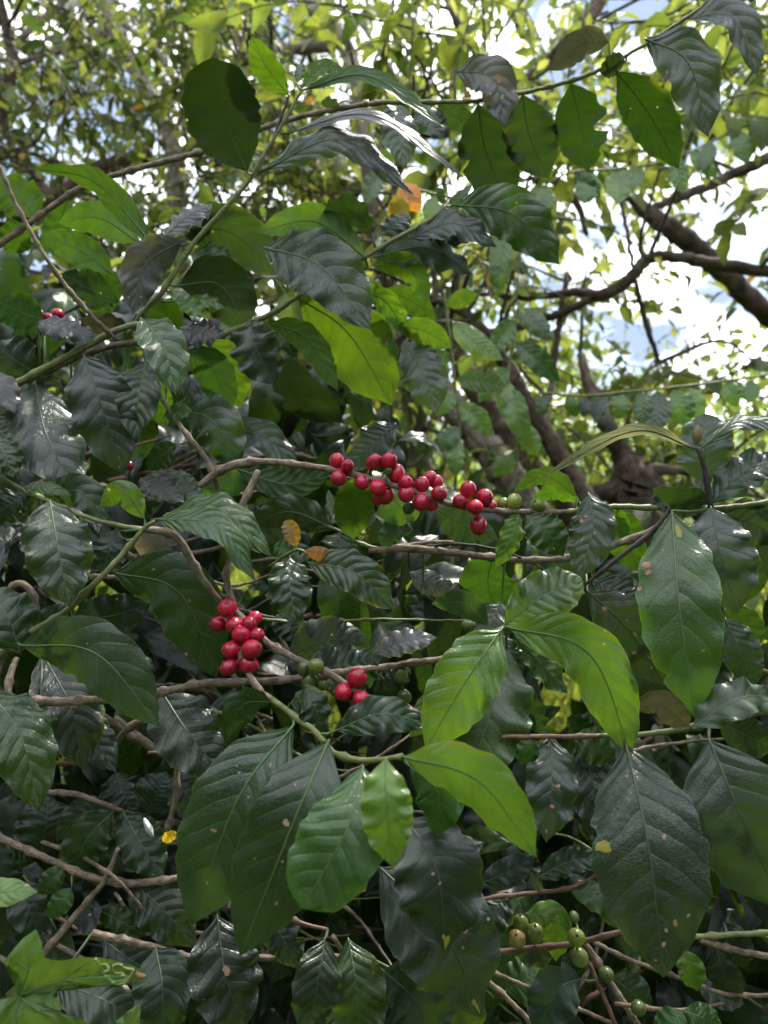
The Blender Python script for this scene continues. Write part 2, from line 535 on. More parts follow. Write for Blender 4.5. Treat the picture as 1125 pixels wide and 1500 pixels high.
def hero_leaf(parent, stem, bx, by, tx, ty, wpx, col, d=None, dz=0., dt=None, roll=None, c=None, under=0, name='leaf',
              rd=0., bites=None, fold=None, curl=None, wave=None, twist=None, bulge=None, lab=None, pet=True, mul=1., rib=True, spots=()):
    LEAFN[0] += 1
    sd_ = LEAFN[0]
    r = random.Random(sd_ * 31 + 5)
    near = None
    if stem is not None and len(stem):
        pr = [(abs(s[0] - bx) + abs(s[1] - by), k) for k, s in enumerate(stem)]
        near = stem[min(pr)[1]]
    if d is None:
        d = (near[2] if near is not None else .7)
    d += dz
    L = math.hypot(tx - bx, ty - by) * d / F
    if dt is None:
        sg = (ty - by) / math.hypot(tx - bx, ty - by)      # top faces look up, undersides look down
        dt = (-.34 * L * sg if not under else .42 * L * sg) + r.uniform(-.14, .14) * L
    if roll is None:
        roll = r.uniform(-.32, .32)
    B, Tp = P(bx, by, d), P(tx, ty, d + dt)
    if c is None:
        nx, ny = -(ty - by), (tx - bx)
        k = r.uniform(-.07, .07)
        c = ((bx + tx) / 2 + nx * k, (by + ty) / 2 + ny * k)
    bl = bulge if bulge is not None else (-.10 * L if not under else .03 * L)
    Cc = P(c[0], c[1], d + dt / 2 + bl) + np.array([0, 0, .02 * L])
    hw = .91 * wpx / 2 * (d + dt / 2) / F / max(math.cos(roll), .7)
    if bites is None:
        bites = [(r.uniform(.25, .85), r.choice((-1, 1)), r.uniform(.08, .32), r.uniform(.015, .05))] if r.random() < .5 else []
    else:
        bites = [(b_[0], -b_[1], b_[2], b_[3]) for b_ in bites]
    V, Fc, UV, mid = leaf_grid(B, Cc, Tp, hw, roll, twist if twist is not None else r.uniform(-.3, .3), bool(under),
                               fold if fold is not None else r.uniform(.04, .22), curl if curl is not None else r.uniform(-.28, -.05),
                               wave if wave is not None else r.uniform(.09, .22), rows=36, cols=12, rounded=rd, seed=sd_, bites=bites, jit=.030 * min(1, L / .1),
                               pucker=0, veins=9)
    me = make_mesh(name, np.asarray(V) - B, Fc, M['leaf'], UV)
    o = link(name, me, parent, B)
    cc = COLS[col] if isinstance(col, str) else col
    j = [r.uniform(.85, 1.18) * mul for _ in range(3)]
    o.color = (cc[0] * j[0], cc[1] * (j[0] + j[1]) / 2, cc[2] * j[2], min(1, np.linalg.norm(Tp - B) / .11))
    if lab: o['label'] = lab
    if spots:
        G = (np.asarray(V) - B).reshape(36, 13, 3)
        for (su, sv, rr, sm) in spots:
            pv, pu = sv * 35, (1 - su) * 6
            h1, h2, h3 = r.uniform(0, 6), r.uniform(0, 6), r.uniform(0, 6)
            L_ = np.linalg.norm(Tp - B)
            ku, kv = rr * .001 / max(hw, .01) * 6, rr * .001 / L_ * 35
            def samp(a_, b_):
                a_ = min(max(a_, 0), 34.999); b_ = min(max(b_, 0), 11.999)
                i_, j_ = int(a_), int(b_); fa, fb = a_ - i_, b_ - j_
                q = (G[i_, j_] * (1 - fa) + G[i_ + 1, j_] * fa) * (1 - fb) + (G[i_, j_ + 1] * (1 - fa) + G[i_ + 1, j_ + 1] * fa) * fb
                nn_ = unit(np.cross(G[i_ + 1, j_] - G[i_, j_], G[i_, j_ + 1] - G[i_, j_]))
                if nn_ @ (CAM - B) < 0: nn_ = -nn_
                return q + nn_ * .00035
            pts_ = [samp(pv, pu)]
            for ring in (.5, 1):
                for k_ in range(14):
                    an = k_ * 6.283 / 14; q_ = ring * (1 + .22 * math.sin(an * 2 + h1) + .10 * math.sin(an * 3 + h2) + .12 * math.sin(an * 6 + h3))
                    pts_.append(samp(pv + kv * q_ * math.sin(an), pu + ku * q_ * math.cos(an)))
            fs_ = [(0, 1 + k_, 1 + (k_ + 1) % 14) for k_ in range(14)]
            fs_ += [(1 + k_, 15 + k_, 15 + (k_ + 1) % 14, 1 + (k_ + 1) % 14) for k_ in range(14)]
            link('leaf_spot', make_mesh('leaf_spot', pts_, fs_, M[sm], [(.5, .5)] * len(pts_)), o, B)
    if rib:
        path = list(mid[:-1])
        if pet and near is not None:
            Q = P(*near[:3])
            if np.linalg.norm(Q - B) < .09:
                m_ = (Q * .45 + B * .55) - np.array([0, 0, .0015])
                path = [Q, m_] + path
        path = np.array(path)
        n = len(path)
        L_ = np.linalg.norm(Tp - B)
        rad = np.linspace(1, .22, n) * min(.0013, L_ * .0078)
        if n > len(mid):
            rad[:2] = .0014
        tube_obj('midrib', path, rad, M['rib'] if col in ('G', 'B', 'Y', 'D') else M['ribdark'], o, 6)
    return o


def stem_path(pts, n=None):
    """pts rows (px, py, depth, radius_px) -> dense list of the same"""
    n = n or max(12, int(sum(math.hypot(pts[i + 1][0] - pts[i][0], pts[i + 1][1] - pts[i][1]) for i in range(len(pts) - 1)) / 7))
    p = np.asarray(pts, float)
    q = np.vstack([2 * p[0] - p[1], p, 2 * p[-1] - p[-2]])
    res = []
    for i in range(len(p) - 1):
        m = max(3, n // (len(p) - 1))
        for k in range(m):
            t = k / m
            a0, a1, a2, a3 = q[i], q[i + 1], q[i + 2], q[i + 3]
            res.append(.5 * ((2 * a1) + (-a0 + a2) * t + (2 * a0 - 5 * a1 + 4 * a2 - a3) * t * t + (-a0 + 3 * a1 - 3 * a2 + a3) * t ** 3))
    res.append(p[-1])
    return np.array(res)


def stem_obj(parent, pts, mat, name='stem', nodes=.045, seed=1, sides=10, rough=.10, wob=.6):
    sp = stem_path(pts)
    r = random.Random(seed)
    for k in range(1, len(sp) - 1):
        sp[k, 0] += r.uniform(-wob, wob)
        sp[k, 1] += r.uniform(-wob, wob)
    W = np.array([P(*s[:3]) for s in sp])
    rad = np.array([s[3] * s[2] / F for s in sp])
    L = np.r_[0, np.cumsum(np.linalg.norm(np.diff(W, axis=0), axis=1))]
    if nodes:
        k = nodes * .6
        while k < L[-1]:
            rad *= 1 + .55 * np.exp(-((L - k) / .003) ** 2)
            k += nodes * r.uniform(.7, 1.3)
    o = tube_obj(name, W, rad, mat, parent, sides, rough, seed)
    return o, sp


def add_cherry(parent, stem, x, y, rpx, col='red', dz=0., lab=None):
    near = min(stem, key=lambda s: math.hypot(s[0] - x, s[1] - y))
    r = random.Random(int(x * 7 + y * 13))
    dist = math.hypot(near[0] - x, near[1] - y)
    d = near[2] + dz + (-.006 if dist < rpx else r.uniform(-.006, .004))
    c = P(x, y, d)
    R = rpx * d / F * r.uniform(.92, 1.08)
    q = P(*near[:3])
    ax = unit(c - q + np.array([0, 0, -.002]) + unit(CAM - c) * .004 * r.uniform(-.3, 1.6))
    s1 = unit(np.cross(ax, [.3, .4, .9])); s2 = np.cross(ax, s1)
    vs_, fs, uv = [], [], []
    nl, ns = 14, 20
    el = r.uniform(1.06, 1.24)
    for i in range(nl + 1):
        a_ = math.pi * i / nl
        for k in range(ns):
            b_ = 2 * math.pi * k / ns
            rr = math.sin(a_) * R * (1 + .025 * math.cos(2 * b_))
            z = -math.cos(a_) * R * el
            if i >= nl - 1: z -= .05 * R
            vs_.append(ax * z + s1 * rr * math.cos(b_) + s2 * rr * math.sin(b_))
            uv.append((k / ns, i / nl))
    for i in range(nl):
        for k in range(ns):
            k2 = (k + 1) % ns
            fs.append((i * ns + k, i * ns + k2, (i + 1) * ns + k2, (i + 1) * ns + k))
    me = make_mesh('cherry', vs_, fs, M['cherry'], uv)
    o = link('cherry', me, parent, c)
    if col == 'red':
        m_ = r.uniform(.75, 1.15)
        o.color = (.50 * m_, .007 * m_, .042 * m_, 1)
    elif col == 'green':
        m_ = r.uniform(.8, 1.2)
        o.color = (.19 * m_, .25 * m_, .045, 1)
    elif col == 'olive':
        o.color = (.085, .13, .03, 1)
    else:
        o.color = (.30, .24, .07, 1)
    if lab: o['label'] = lab
    # dark scar at the end of the fruit, thin stalk at its foot
    v, f, u = tube_data([c + ax * R * el * .93, c + ax * R * el * 1.03, c + ax * R * el * 1.06], [R * .17, R * .15, R * .05], 8)
    link('blossom_scar', make_mesh('blossom_scar', np.asarray(v) - c, f, M['scar'], u), o, c)
    foot = c - ax * R * el * .9
    if .0005 < np.linalg.norm(q - foot) < .03:
        v, f, u = tube_data([q, (q + foot) / 2 + s1 * .0008, foot], [.0011, .0009, .0012], 6)
        link('stalk', make_mesh('stalk', np.asarray(v) - c, f, M['greentwig'], u), o, c)
    return o


GB = 'branches of the coffee bush'


def branch(label, stems, leaves, cherries=(), group=GB, seed=0, name='coffee_branch', cat='coffee branch'):
    """stems: (material, pts); leaves: tuples + optional dict"""
    p0 = stems[0][1][0]
    root = thing(name, label, cat, P(*p0[:3]), group)
    allp = []
    for k, (mat, pts) in enumerate(stems):
        _, sp = stem_obj(root, pts, M[mat], 'stem' if k == 0 else 'side_stem', seed=seed * 10 + k)
        allp += list(sp)
    for lf in leaves:
        kw = lf[6] if len(lf) > 6 else {}
        hero_leaf(root, allp, *lf[:6], **kw)
    for ch in cherries:
        add_cherry(root, allp, *ch)
    return root, allp


#@@STRUCTURE
# ------------------------------------------------------------------ ground and far land
def ground():
    n = 60
    xs = np.sinh(np.linspace(-4, 4, n)) * 12
    ys = np.sinh(np.linspace(-2.0, 4.2, n)) * 12
    V = [(x, y, .10 * math.sin(x * .7 + y * .4) + .08 * math.sin(y * 1.3) - .003 * max(0, 0) + (max(0, y - 25) * .05 if y < 140 else 5.75))
         for y in ys for x in xs]
    Fc = [(j * n + i, j * n + i + 1, (j + 1) * n + i + 1, (j + 1) * n + i) for j in range(n - 1) for i in range(n - 1)]
    b = N('meadow')
    tc = b.n('TexCoord').outputs['Object']
    n1 = b.noise(tc, .5, 6, .7)
    n2 = b.noise(tc, 14, 5, .7)
    c = b.ramp(b.math('MULTIPLY_ADD', n1, .5, b.math('MULTIPLY', n2, .5)),
               [(.36, (.045, .040, .018)), (.47, (.06, .10, .015)), (.62, (.11, .17, .022)), (.75, (.17, .17, .05))])
    pr = b.n('BsdfPrincipled'); b.put(pr.inputs['Base Color'], c); pr.inputs['Roughness'].default_value = .95
    bp = b.n('Bump'); bp.inputs['Distance'].default_value = .05; b.put(bp.inputs['Height'], n2)
    b.put(pr.inputs['Normal'], bp.outputs[0])
    o = b.n('OutputMaterial'); b.t.links.new(pr.outputs[0], o.inputs[0])
    g = link('ground', make_mesh('ground', V, Fc, b.m))
    tag(g, kind='structure')
    g['label'] = 'sunlit rough meadow behind the coffee bush'


ground()


def cards(pos, dirs, nrm, length, width, droop=.15):
    """many 8-vertex folded leaves at once (numpy)"""
    n = len(pos)
    side = np.cross(dirs, nrm)
    side /= np.linalg.norm(side, axis=1)[:, None] + 1e-9
    nn = np.cross(side, dirs)
    L = length[:, None]; W = width[:, None]
    v = np.zeros((n, 8, 3))
    def pt(t, u, z):
        return pos + dirs * (L * t) + side * (W * u) + nn * (L * z)
    v[:, 0] = pt(0, 0, 0)
    v[:, 1] = pt(.34, 0, -.02)
    v[:, 2] = pt(.70, 0, -.05 - droop * .3)
    v[:, 3] = pt(1.0, 0, -.10 - droop)
    v[:, 4] = pt(.33, -.5, .05)
    v[:, 5] = pt(.66, -.40, .0 - droop * .3)
    v[:, 6] = pt(.33, .5, .05)
    v[:, 7] = pt(.66, .40, .0 - droop * .3)
    uv = np.tile(np.array([(.5, 0), (.5, .34), (.5, .7), (.5, 1), (0, .33), (0, .66), (1, .33), (1, .66)]), (n, 1))
    tri = np.array([(0, 1, 4), (4, 1, 5), (5, 1, 2), (5, 2, 3), (0, 6, 1), (6, 7, 1), (7, 2, 1), (7, 3, 2)])
    f = (tri[None] + (np.arange(n) * 8)[:, None, None]).reshape(-1, 3)
    return v.reshape(-1, 3), f, uv


def fast_mesh(name, v, f, uv, tint, mat, smooth=True):
    me = bpy.data.meshes.new(name)
    me.vertices.add(len(v)); me.vertices.foreach_set('co', v.astype(np.float32).ravel())
    k = f.shape[1]
    me.loops.add(f.size); me.loops.foreach_set('vertex_index', f.astype(np.int32).ravel())
    me.polygons.add(len(f)); me.polygons.foreach_set('loop_start', np.arange(0, f.size, k, dtype=np.int32))
    me.polygons.foreach_set('loop_total', np.full(len(f), k, dtype=np.int32))
    me.update(calc_edges=True)
    me.materials.append(mat)
    ul = me.uv_layers.new(name='UVMap')
    ul.data.foreach_set('uv', uv[f.ravel()].astype(np.float32).ravel())
    at = me.color_attributes.new('tint', 'FLOAT_COLOR', 'POINT')
    at.data.foreach_set('color', tint.astype(np.float32).ravel())
    if smooth:
        me.polygons.foreach_set('use_smooth', [True] * len(f))
    return me


def rdirs(n, rg, down=.5):
    v = rg.normal(size=(n, 3)); v[:, 2] -= down
    return v / np.linalg.norm(v, axis=1)[:, None]


def tints(n, rg, per=8, lo=(.030, .060, .012), hi=(.16, .20, .050), odd=.007):
    t = rg.random((n, 1)) ** 1.2
    c = np.array(lo) * (1 - t) + np.array(hi) * t
    c *= rg.uniform(.8, 1.2, (n, 1))
    k = rg.random(n) < odd
    c[k] = np.array((.30, .17, .03)) * rg.uniform(.6, 1.1, (k.sum(), 1))
    c = np.hstack([c, np.ones((n, 1))])
    return np.repeat(c, per, axis=0)


#@@TREES
# limb rows: material, part name, points (px, py, depth, radius px); sizes follow from the depth
GT = 'trees behind the coffee bush'
TREES = [
    ('pale grey trunk leaning through the top left of the thicket with thin dark side limbs', 'trunkpale', [
        ('trunk', [(150, -180, 4.0, 12), (152, 0, 3.7, 12), (178, 62, 3.6, 11), (213, 131, 3.5, 11), (249, 200, 3.4, 13), (262, 330, 3.4, 14), (270, 700, 3.4, 17), (275, 1250, 3.4, 19)]),
        ('limb', [(149, 40, 3.7, 6), (135, 70, 3.6, 5), (70, 78, 3.5, 5), (20, 90, 3.5, 4), (-60, 70, 3.4, 3)]),
        ('limb', [(160, 20, 3.7, 5), (200, 50, 3.6, 4), (235, 82, 3.5, 4), (262, 150, 3.5, 3), (285, 240, 3.4, 2)]),
        ('limb', [(115, 100, 3.3, 3), (105, 60, 3.4, 4), (128, 10, 3.5, 4), (135, -60, 3.6, 4)]),
        ('limb', [(170, 55, 3.6, 4), (120, 120, 3.5, 3), (90, 190, 3.4, 3), (70, 300, 3.3, 2)])], 8),
    ('dark crooked limbs hanging down the far left edge of the thicket', 'trunkdark', [
        ('trunk', [(-30, -120, 2.9, 9), (0, 8, 2.8, 8), (17, 70, 2.8, 8), (16, 110, 2.8, 9), (4, 140, 2.8, 8), (8, 190, 2.8, 5), (30, 270, 2.8, 4), (10, 420, 2.8, 6), (-40, 1100, 2.9, 12)]),
        ('limb', [(-20, 220, 3.2, 3), (40, 240, 3.2, 5), (80, 290, 3.1, 10), (124, 258, 3.1, 12), (175, 240, 3.1, 13), (222, 226, 3.1, 12)]),
        ('limb', [(16, 70, 2.8, 4), (50, 40, 2.9, 5), (88, 10, 3.0, 5), (130, -30, 3.1, 5)]),
        ('limb', [(0, 215, 2.9, 3), (60, 230, 2.9, 3), (130, 262, 2.9, 2), (200, 330, 2.9, 2)])], 8),
    ('tan smooth trunk slanting down from the top centre behind the tall shoot', 'trunkpale', [
        ('trunk', [(400, -120, 3.3, 12), (456, 0, 3.1, 12), (491, 46, 3.0, 12), (516, 95, 3.0, 12), (532, 170, 2.9, 12), (548, 340, 2.9, 13), (585, 470, 2.9, 15), (600, 560, 2.9, 16), (640, 900, 3.0, 20), (660, 1200, 3.1, 22)]),
        ('limb', [(485, 72, 3.1, 7), (440, 70, 3.1, 9), (400, 78, 3.0, 9), (360, 88, 3.0, 7), (330, 110, 3.0, 3)]),
        ('limb', [(700, -60, 3.4, 5), (615, -5, 3.3, 4), (595, 40, 3.2, 4), (575, 85, 3.1, 3), (566, 170, 3.0, 3), (548, 260, 2.9, 3)]),
        ('limb', [(500, 10, 3.0, 2), (540, 50, 3.0, 3), (570, 98, 3.0, 3), (620, 160, 3.0, 2)]),
        ('limb', [(280, -40, 3.1, 3), (330, 20, 3.1, 3), (362, 75, 3.1, 4), (400, 130, 3.1, 3), (410, 250, 3.0, 2)])], 10),
    ('dark crooked limb crossing behind the upper right coffee shoot', 'trunkdark', [
        ('trunk', [(905, -60, 3.0, 11), (874, 8, 2.9, 11), (828, 64, 2.8, 10), (793, 100, 2.8, 9), (740, 135, 2.7, 7), (690, 180, 2.7, 10), (640, 192, 2.7, 11), (600, 205, 2.7, 8), (575, 330, 2.7, 9), (560, 800, 2.8, 14), (560, 1200, 2.8, 16)]),
        ('limb', [(655, 0, 3.0, 4), (665, 25, 2.9, 6), (690, 70, 2.9, 5), (722, 130, 2.8, 4)]),
        ('limb', [(780, 262, 2.6, 6), (820, 268, 2.6, 7), (845, 300, 2.6, 5), (860, 345, 2.6, 3)])], 7),
    ('thick brown limbs bending across the bright gap at the right', 'trunkdark', [
        ('trunk', [(1260, 570, 3.0, 15), (1125, 462, 2.8, 15), (1052, 392, 2.7, 15), (1000, 348, 2.6, 15), (950, 312, 2.6, 12), (905, 270, 2.6, 5)]),
        ('limb', [(952, 306, 2.6, 5), (1000, 288, 2.7, 7), (1060, 262, 2.8, 8), (1125, 231, 2.8, 9), (1230, 180, 3.0, 10)]),
        ('limb', [(1230, 410, 2.6, 10), (1125, 398, 2.5, 9), (1045, 386, 2.5, 9), (985, 376, 2.4, 8), (950, 378, 2.4, 9), (932, 398, 2.4, 9), (905, 422, 2.4, 9), (878, 432, 2.4, 9), (835, 428, 2.5, 6), (765, 437, 2.5, 5), (700, 430, 2.5, 3)]),
        ('limb', [(878, 432, 2.4, 6), (815, 462, 2.5, 6), (760, 478, 2.6, 6), (690, 496, 2.7, 4)]),
        ('limb', [(912, 300, 2.6, 3), (925, 380, 2.5, 3), (945, 470, 2.5, 4), (968, 535, 2.5, 3)])], 9),
    ('blackish mossy trunk leaning right behind the row of red cherries', 'trunkdark', [
        ('trunk', [(640, 440, 2.2, 4), (670, 452, 2.2, 7), (700, 476, 2.1, 8), (722, 506, 2.1, 9), (748, 545, 2.1, 11), (765, 580, 2.1, 12), (796, 630, 2.1, 13), (832, 690, 2.1, 14), (858, 730, 2.1, 15), (930, 860, 2.1, 17), (1010, 1100, 2.1, 20)]),
        ('limb', [(830, 400, 2.6, 4), (818, 480, 2.5, 5), (808, 560, 2.4, 5), (796, 620, 2.1, 5)])], 6),
    ('stout grey brown trunk leaning behind the right end of the cherry row', 'trunkpale', [
        ('trunk', [(560, 430, 2.9, 13), (600, 510, 2.7, 16), (650, 580, 2.5, 20), (700, 640, 2.4, 22), (745, 700, 2.4, 24), (800, 780, 2.4, 26), (900, 960, 2.4, 30), (985, 1180, 2.4, 36)])], 4),
    ('second leaning brown trunk touching the stout grey one', 'trunkdark', [
        ('trunk', [(640, 450, 3.1, 12), (690, 560, 3.0, 16), (730, 620, 2.9, 18), (780, 690, 2.8, 20), (830, 760, 2.8, 22), (930, 900, 2.8, 24), (1100, 1150, 2.8, 28)])], 4),
    ('knotted dark stump and stem behind the small upright bud shoot', 'trunkdark', [
        ('trunk', [(850, 520, 2.8, 6), (868, 580, 2.6, 9), (888, 622, 2.5, 12), (912, 668, 2.5, 16), (930, 700, 2.45, 34), (935, 745, 2.45, 42), (940, 900, 2.45, 30), (950, 1200, 2.45, 30)]),
        ('limb', [(930, 700, 2.45, 12), (960, 688, 2.4, 9), (1000, 690, 2.4, 6), (1060, 700, 2.4, 4)]),
        ('limb', [(925, 710, 2.45, 14), (880, 722, 2.4, 13), (850, 735, 2.4, 9)]),
        ('limb', [(945, 715, 2.4, 16), (985, 730, 2.4, 12), (1030, 760, 2.4, 8)])], 4),
]
roots, limbpts, limbrad = [], [], []
for ti, (label, mat, limbs, amt) in enumerate(TREES):
    p0 = limbs[0][1][-1]
    root = thing('background_tree', label, 'tree', P(*p0[:3]), GT)
    for k, (nm, pts) in enumerate(limbs):
        _, sp = stem_obj(root, pts, M[mat], nm, nodes=0, seed=ti * 7 + k, sides=10, rough=.16, wob=1.6)
        for s in sp[::4]:
            limbpts.append((P(*s[:3]), ti)); limbrad.append(s[3] if s[3] > 5 else -40)
    roots.append(root)
LP = np.array([p for p, _ in limbpts]); LT = np.array([t for _, t in limbpts])

OPEN = [(700, 60, 70, .10), (930, 20, 75, .12), (1085, 250, 55, .12), (1075, 430, 85, .06), (985, 470, 50, .3), (200, 215, 60, .35),
        (60, 195, 45, .35), (880, 330, 40, .45), (760, 20, 40, .3), (1000, 110, 40, .4), (960, 400, 45, .15)]


def density(x, y):
    if y > 1100: return 0
    d = 1.0
    if x < 480 and y < 330: d = 1.9
    if x > 780 and 160 < y < 540: d = .62
    if y > 600: d = .75
    for (cx, cy, r, k) in OPEN:
        q = math.hypot(x - cx, y - cy) / r
        if q < 1.25: d *= k if q < .9 else (k + (1 - k) * (q - .9) / .35)
    return d


LX = 562.5 + F * ((LP - CAM) @ RT) / ((LP - CAM) @ FW); LY = 750 - F * ((LP - CAM) @ UP) / ((LP - CAM) @ FW); LZ = (LP - CAM) @ FW
LR = np.array(limbrad)
crown = [dict(p=[], d=[], n=[], l=[], w=[]) for _ in TREES]
tw = [Joined() for _ in TREES]
rg = np.random.default_rng(5)
made = 0
CL = 4100
tries = 0
while made < CL and tries < 120000:
    tries += 1
    inframe = rg.random() < .74
    if inframe:
        x, y = rg.uniform(-60, 1185), rg.uniform(-60, 800)
    else:
        x, y = rg.uniform(-700, 1800), rg.uniform(-1300, 700)
        if -60 < x < 1185 and y > -60: continue
    if rg.random() > density(x, y) / 1.9: continue
    dep = 1.9 + 4.6 * rg.random() ** 1.15
    if x < 480 and y < 330: dep = max(dep, 2.6)
    if y > 480: dep = max(dep, 2.3)
    c = P(x, y, dep)
    if c[2] < .15: continue
    sc_ = np.hypot(LX - x, LY - y - 16) - LR
    k_ = int(sc_.argmin())
    if sc_[k_] < 28 and dep < LZ[k_] + .2 and rg.random() < .93: continue
    made += 1
    dist2 = ((LP - c) ** 2).sum(1)
    j = int(dist2.argmin()); ti = int(LT[j])
    q = LP[j]
    # a drooping leafy twig
    dr = rg.normal(size=3); dr[2] = dr[2] * .5 - .35; dr = unit(dr)
    ln = rg.uniform(.22, .5)
    n = int(rg.integers(7, 15))
    path = np.array([c, c + dr * ln * .5 + np.array([0, 0, .02]), c + dr * ln - np.array([0, 0, .05])])
    path = catmull(path, 6)
    v, f, u = tube_data(path, np.linspace(.004, .0012, 6), 4, cap=False)
    tw[ti].add(v, f, u)
    if dist2[j] < .6 ** 2 and rg.random() < .25:
        pp = catmull([q, (q + c) / 2 + rg.normal(size=3) * .08, c], 8)
        v, f, u = tube_data(pp, np.linspace(.008, .0035, 8), 5, cap=False)
        tw[ti].add(v, f, u)
    tt = np.linspace(.05, 1, n)
    base = np.stack([np.interp(tt, np.linspace(0, 1, 6), path[:, k]) for k in range(3)], 1)
    sd2 = unit(np.cross(dr, [0, 0, 1])) * np.where(np.arange(n) % 2, 1, -1)[:, None]
    dd = dr * .6 + sd2 * .8 + rg.normal(size=(n, 3)) * .35 + np.array([0, 0, -.45])
    dd /= np.linalg.norm(dd, axis=1)[:, None]
    nn = rg.normal(size=(n, 3)) * .55 + np.array([0, 0, 1.0])
    size = rg.choice([.05, .065, .085, .12]) * rg.uniform(.85, 1.15) * (1.0 if dep > 2.6 else .8) * (.78 if x < 480 and y < 330 else 1)
    crown[ti]['p'].append(base); crown[ti]['d'].append(dd); crown[ti]['n'].append(nn)
    ls = size * rg.uniform(.7, 1.25, n)
    crown[ti]['l'].append(ls); crown[ti]['w'].append(ls * rg.uniform(.36, .55, n))


def single_leaf_mesh(name, rg_, mat, w=.45):
    V, Fc, UV, mid = leaf_grid(np.zeros(3), np.array([0, .5, .06]), np.array([0, 1, -.06]), w / 2, rows=9, cols=4, pucker=0, wave=.2,
                               seed=int(rg_.integers(1000)), rounded=.25)
    # leaf_grid faces the lens; for shared pieces rebuild flat in local axes
    out_ = []
    t = np.linspace(0, 1, 9)
    pr = np.interp(t, PROF_V, PROF_W)
    ph = rg_.random() * 6
    for i in range(9):
        for u in np.linspace(-1, 1, 5):
            z = .10 * math.sin(math.pi * t[i]) - .16 * t[i] ** 2 + .10 * abs(u) * pr[i] + .03 * math.sin(t[i] * 16 + ph + u * 2) * abs(u)
            out_.append((u * w / 2 * pr[i], t[i], z))
    return make_mesh(name, out_, Fc, mat, UV)


def basis(dr, nn):
    from mathutils import Matrix
    y = unit(dr); x = unit(np.cross(y, nn)); z = np.cross(x, y)
    return Matrix(((x[0], y[0], z[0]), (x[1], y[1], z[1]), (x[2], y[2], z[2])))


def proj(p):
    q = p - CAM
    z = q @ FW
    return 562.5 + F * (q @ RT) / z, 750 - F * (q @ UP) / z, z


tl = [single_leaf_mesh('tree_leaf', rg, M['bgleaf_o'], w_) for w_ in (.38, .46, .55)]
for ti, cr_ in enumerate(crown):
    if not cr_['p']: continue
    p = np.vstack(cr_['p']); d_ = np.vstack(cr_['d']); n_ = np.vstack(cr_['n']); l_ = np.concatenate(cr_['l']); w_ = np.concatenate(cr_['w'])
    X, Y, Z = proj(p)
    infr = (X > 0) & (X < 1125) & (Y > 0) & (Y < 760)
    score = np.where(infr, l_ / Z, 0)
    order = np.argsort(-score)
    big = [k for k in order[:110] if score[k] > 0]
    for k in big:
        me = tl[int(rg.integers(3))]
        o = link('leaf', me, roots[ti], p[k])
        o.rotation_euler = basis(d_[k], n_[k]).to_euler()
        o.scale = (l_[k],) * 3
        t = rg.random() ** 1.1
        cc = np.array((.030, .062, .012)) * (1 - t) + np.array((.12, .165, .028)) * t
        if rg.random() < .012: cc = np.array((.32, .17, .03))
        o.color = (*cc, 1)
    keep = np.ones(len(p), bool); keep[big] = False
    v, f, uv = cards(p[keep], d_[keep], n_[keep], l_[keep], w_[keep])
    loc = np.array(world_loc[roots[ti].name])
    lo = (.018, .036, .010) if ti in (0, 1) else (.034, .068, .013)
    hi = (.085, .115, .028) if ti in (0, 1) else (.16, .20, .050)  # raised blue puts a veil of haze into the leaf colour
    me = fast_mesh('foliage', v - loc, f, uv, tints(int(keep.sum()), rg, lo=lo, hi=hi), M['bgleaf'])
    tag(link('foliage', me, roots[ti], loc), kind='stuff')
    if tw[ti].n:
        tag(tw[ti].obj('twigs', M['midtwig'], roots[ti], loc), kind='stuff')


# far thicket below the sky line and grass of the meadow
def thicket(name, label, n, xr, yr, dr_, size, seed, lo, hi):
    g = np.random.default_rng(seed)
    x = g.uniform(*xr, n); dep = g.uniform(*dr_, n)
    top = yr[0] + 26 * np.sin(x * .021) + 16 * np.sin(x * .057 + 1)
    y = top + (yr[1] - top) * g.random(n) ** .8
    p = np.array([P(a_, b_, c_) for a_, b_, c_ in zip(x, y, dep)])
    keep = p[:, 2] > .05
    p = p[keep]; n = len(p); dep = dep[keep]
    l = size * g.uniform(.6, 1.3, n)
    v, f, uv = cards(p, rdirs(n, g), g.normal(size=(n, 3)) * .7 + np.array([0, 0, 1]), l, l * .5)
    me = fast_mesh(name, v, f, uv, tints(n, g, lo=lo, hi=hi, odd=.01), M['bgleaf'])
    tag(link(name, me), label, 'undergrowth', kind='stuff')


thicket('thicket', 'pale sunlit thicket of leaves beyond the trunks', 15000, (-900, 2100), (535, 800), (6, 14), .17, 3, (.06, .11, .02), (.14, .20, .03))


def sky_blocking_thicket():
    # unseen wood added behind and beside the lens to block low sky light
    g = np.random.default_rng(44)
    n = 26000
    az = g.uniform(math.radians(62), math.radians(298), n)
    rad = g.uniform(3.0, 6.5, n)
    z = 4.6 * g.random(n) ** .9 + .1
    p = np.stack([rad * np.sin(az), rad * np.cos(az), z], 1)
    l = g.uniform(.14, .26, n)
    v, f, uv = cards(p, rdirs(n, g), g.normal(size=(n, 3)) * .7 + np.array([0, 0, 1]), l, l * .55)
    me = fast_mesh('sky_blocking_wood', v, f, uv, tints(n, g, lo=(.02, .04, .01), hi=(.06, .10, .02), odd=.01), M['bgleaf'])
    tag(link('sky_blocking_wood', me), 'unseen leafy wood added round the camera to block low sky light', 'undergrowth', kind='stuff')


sky_blocking_thicket()


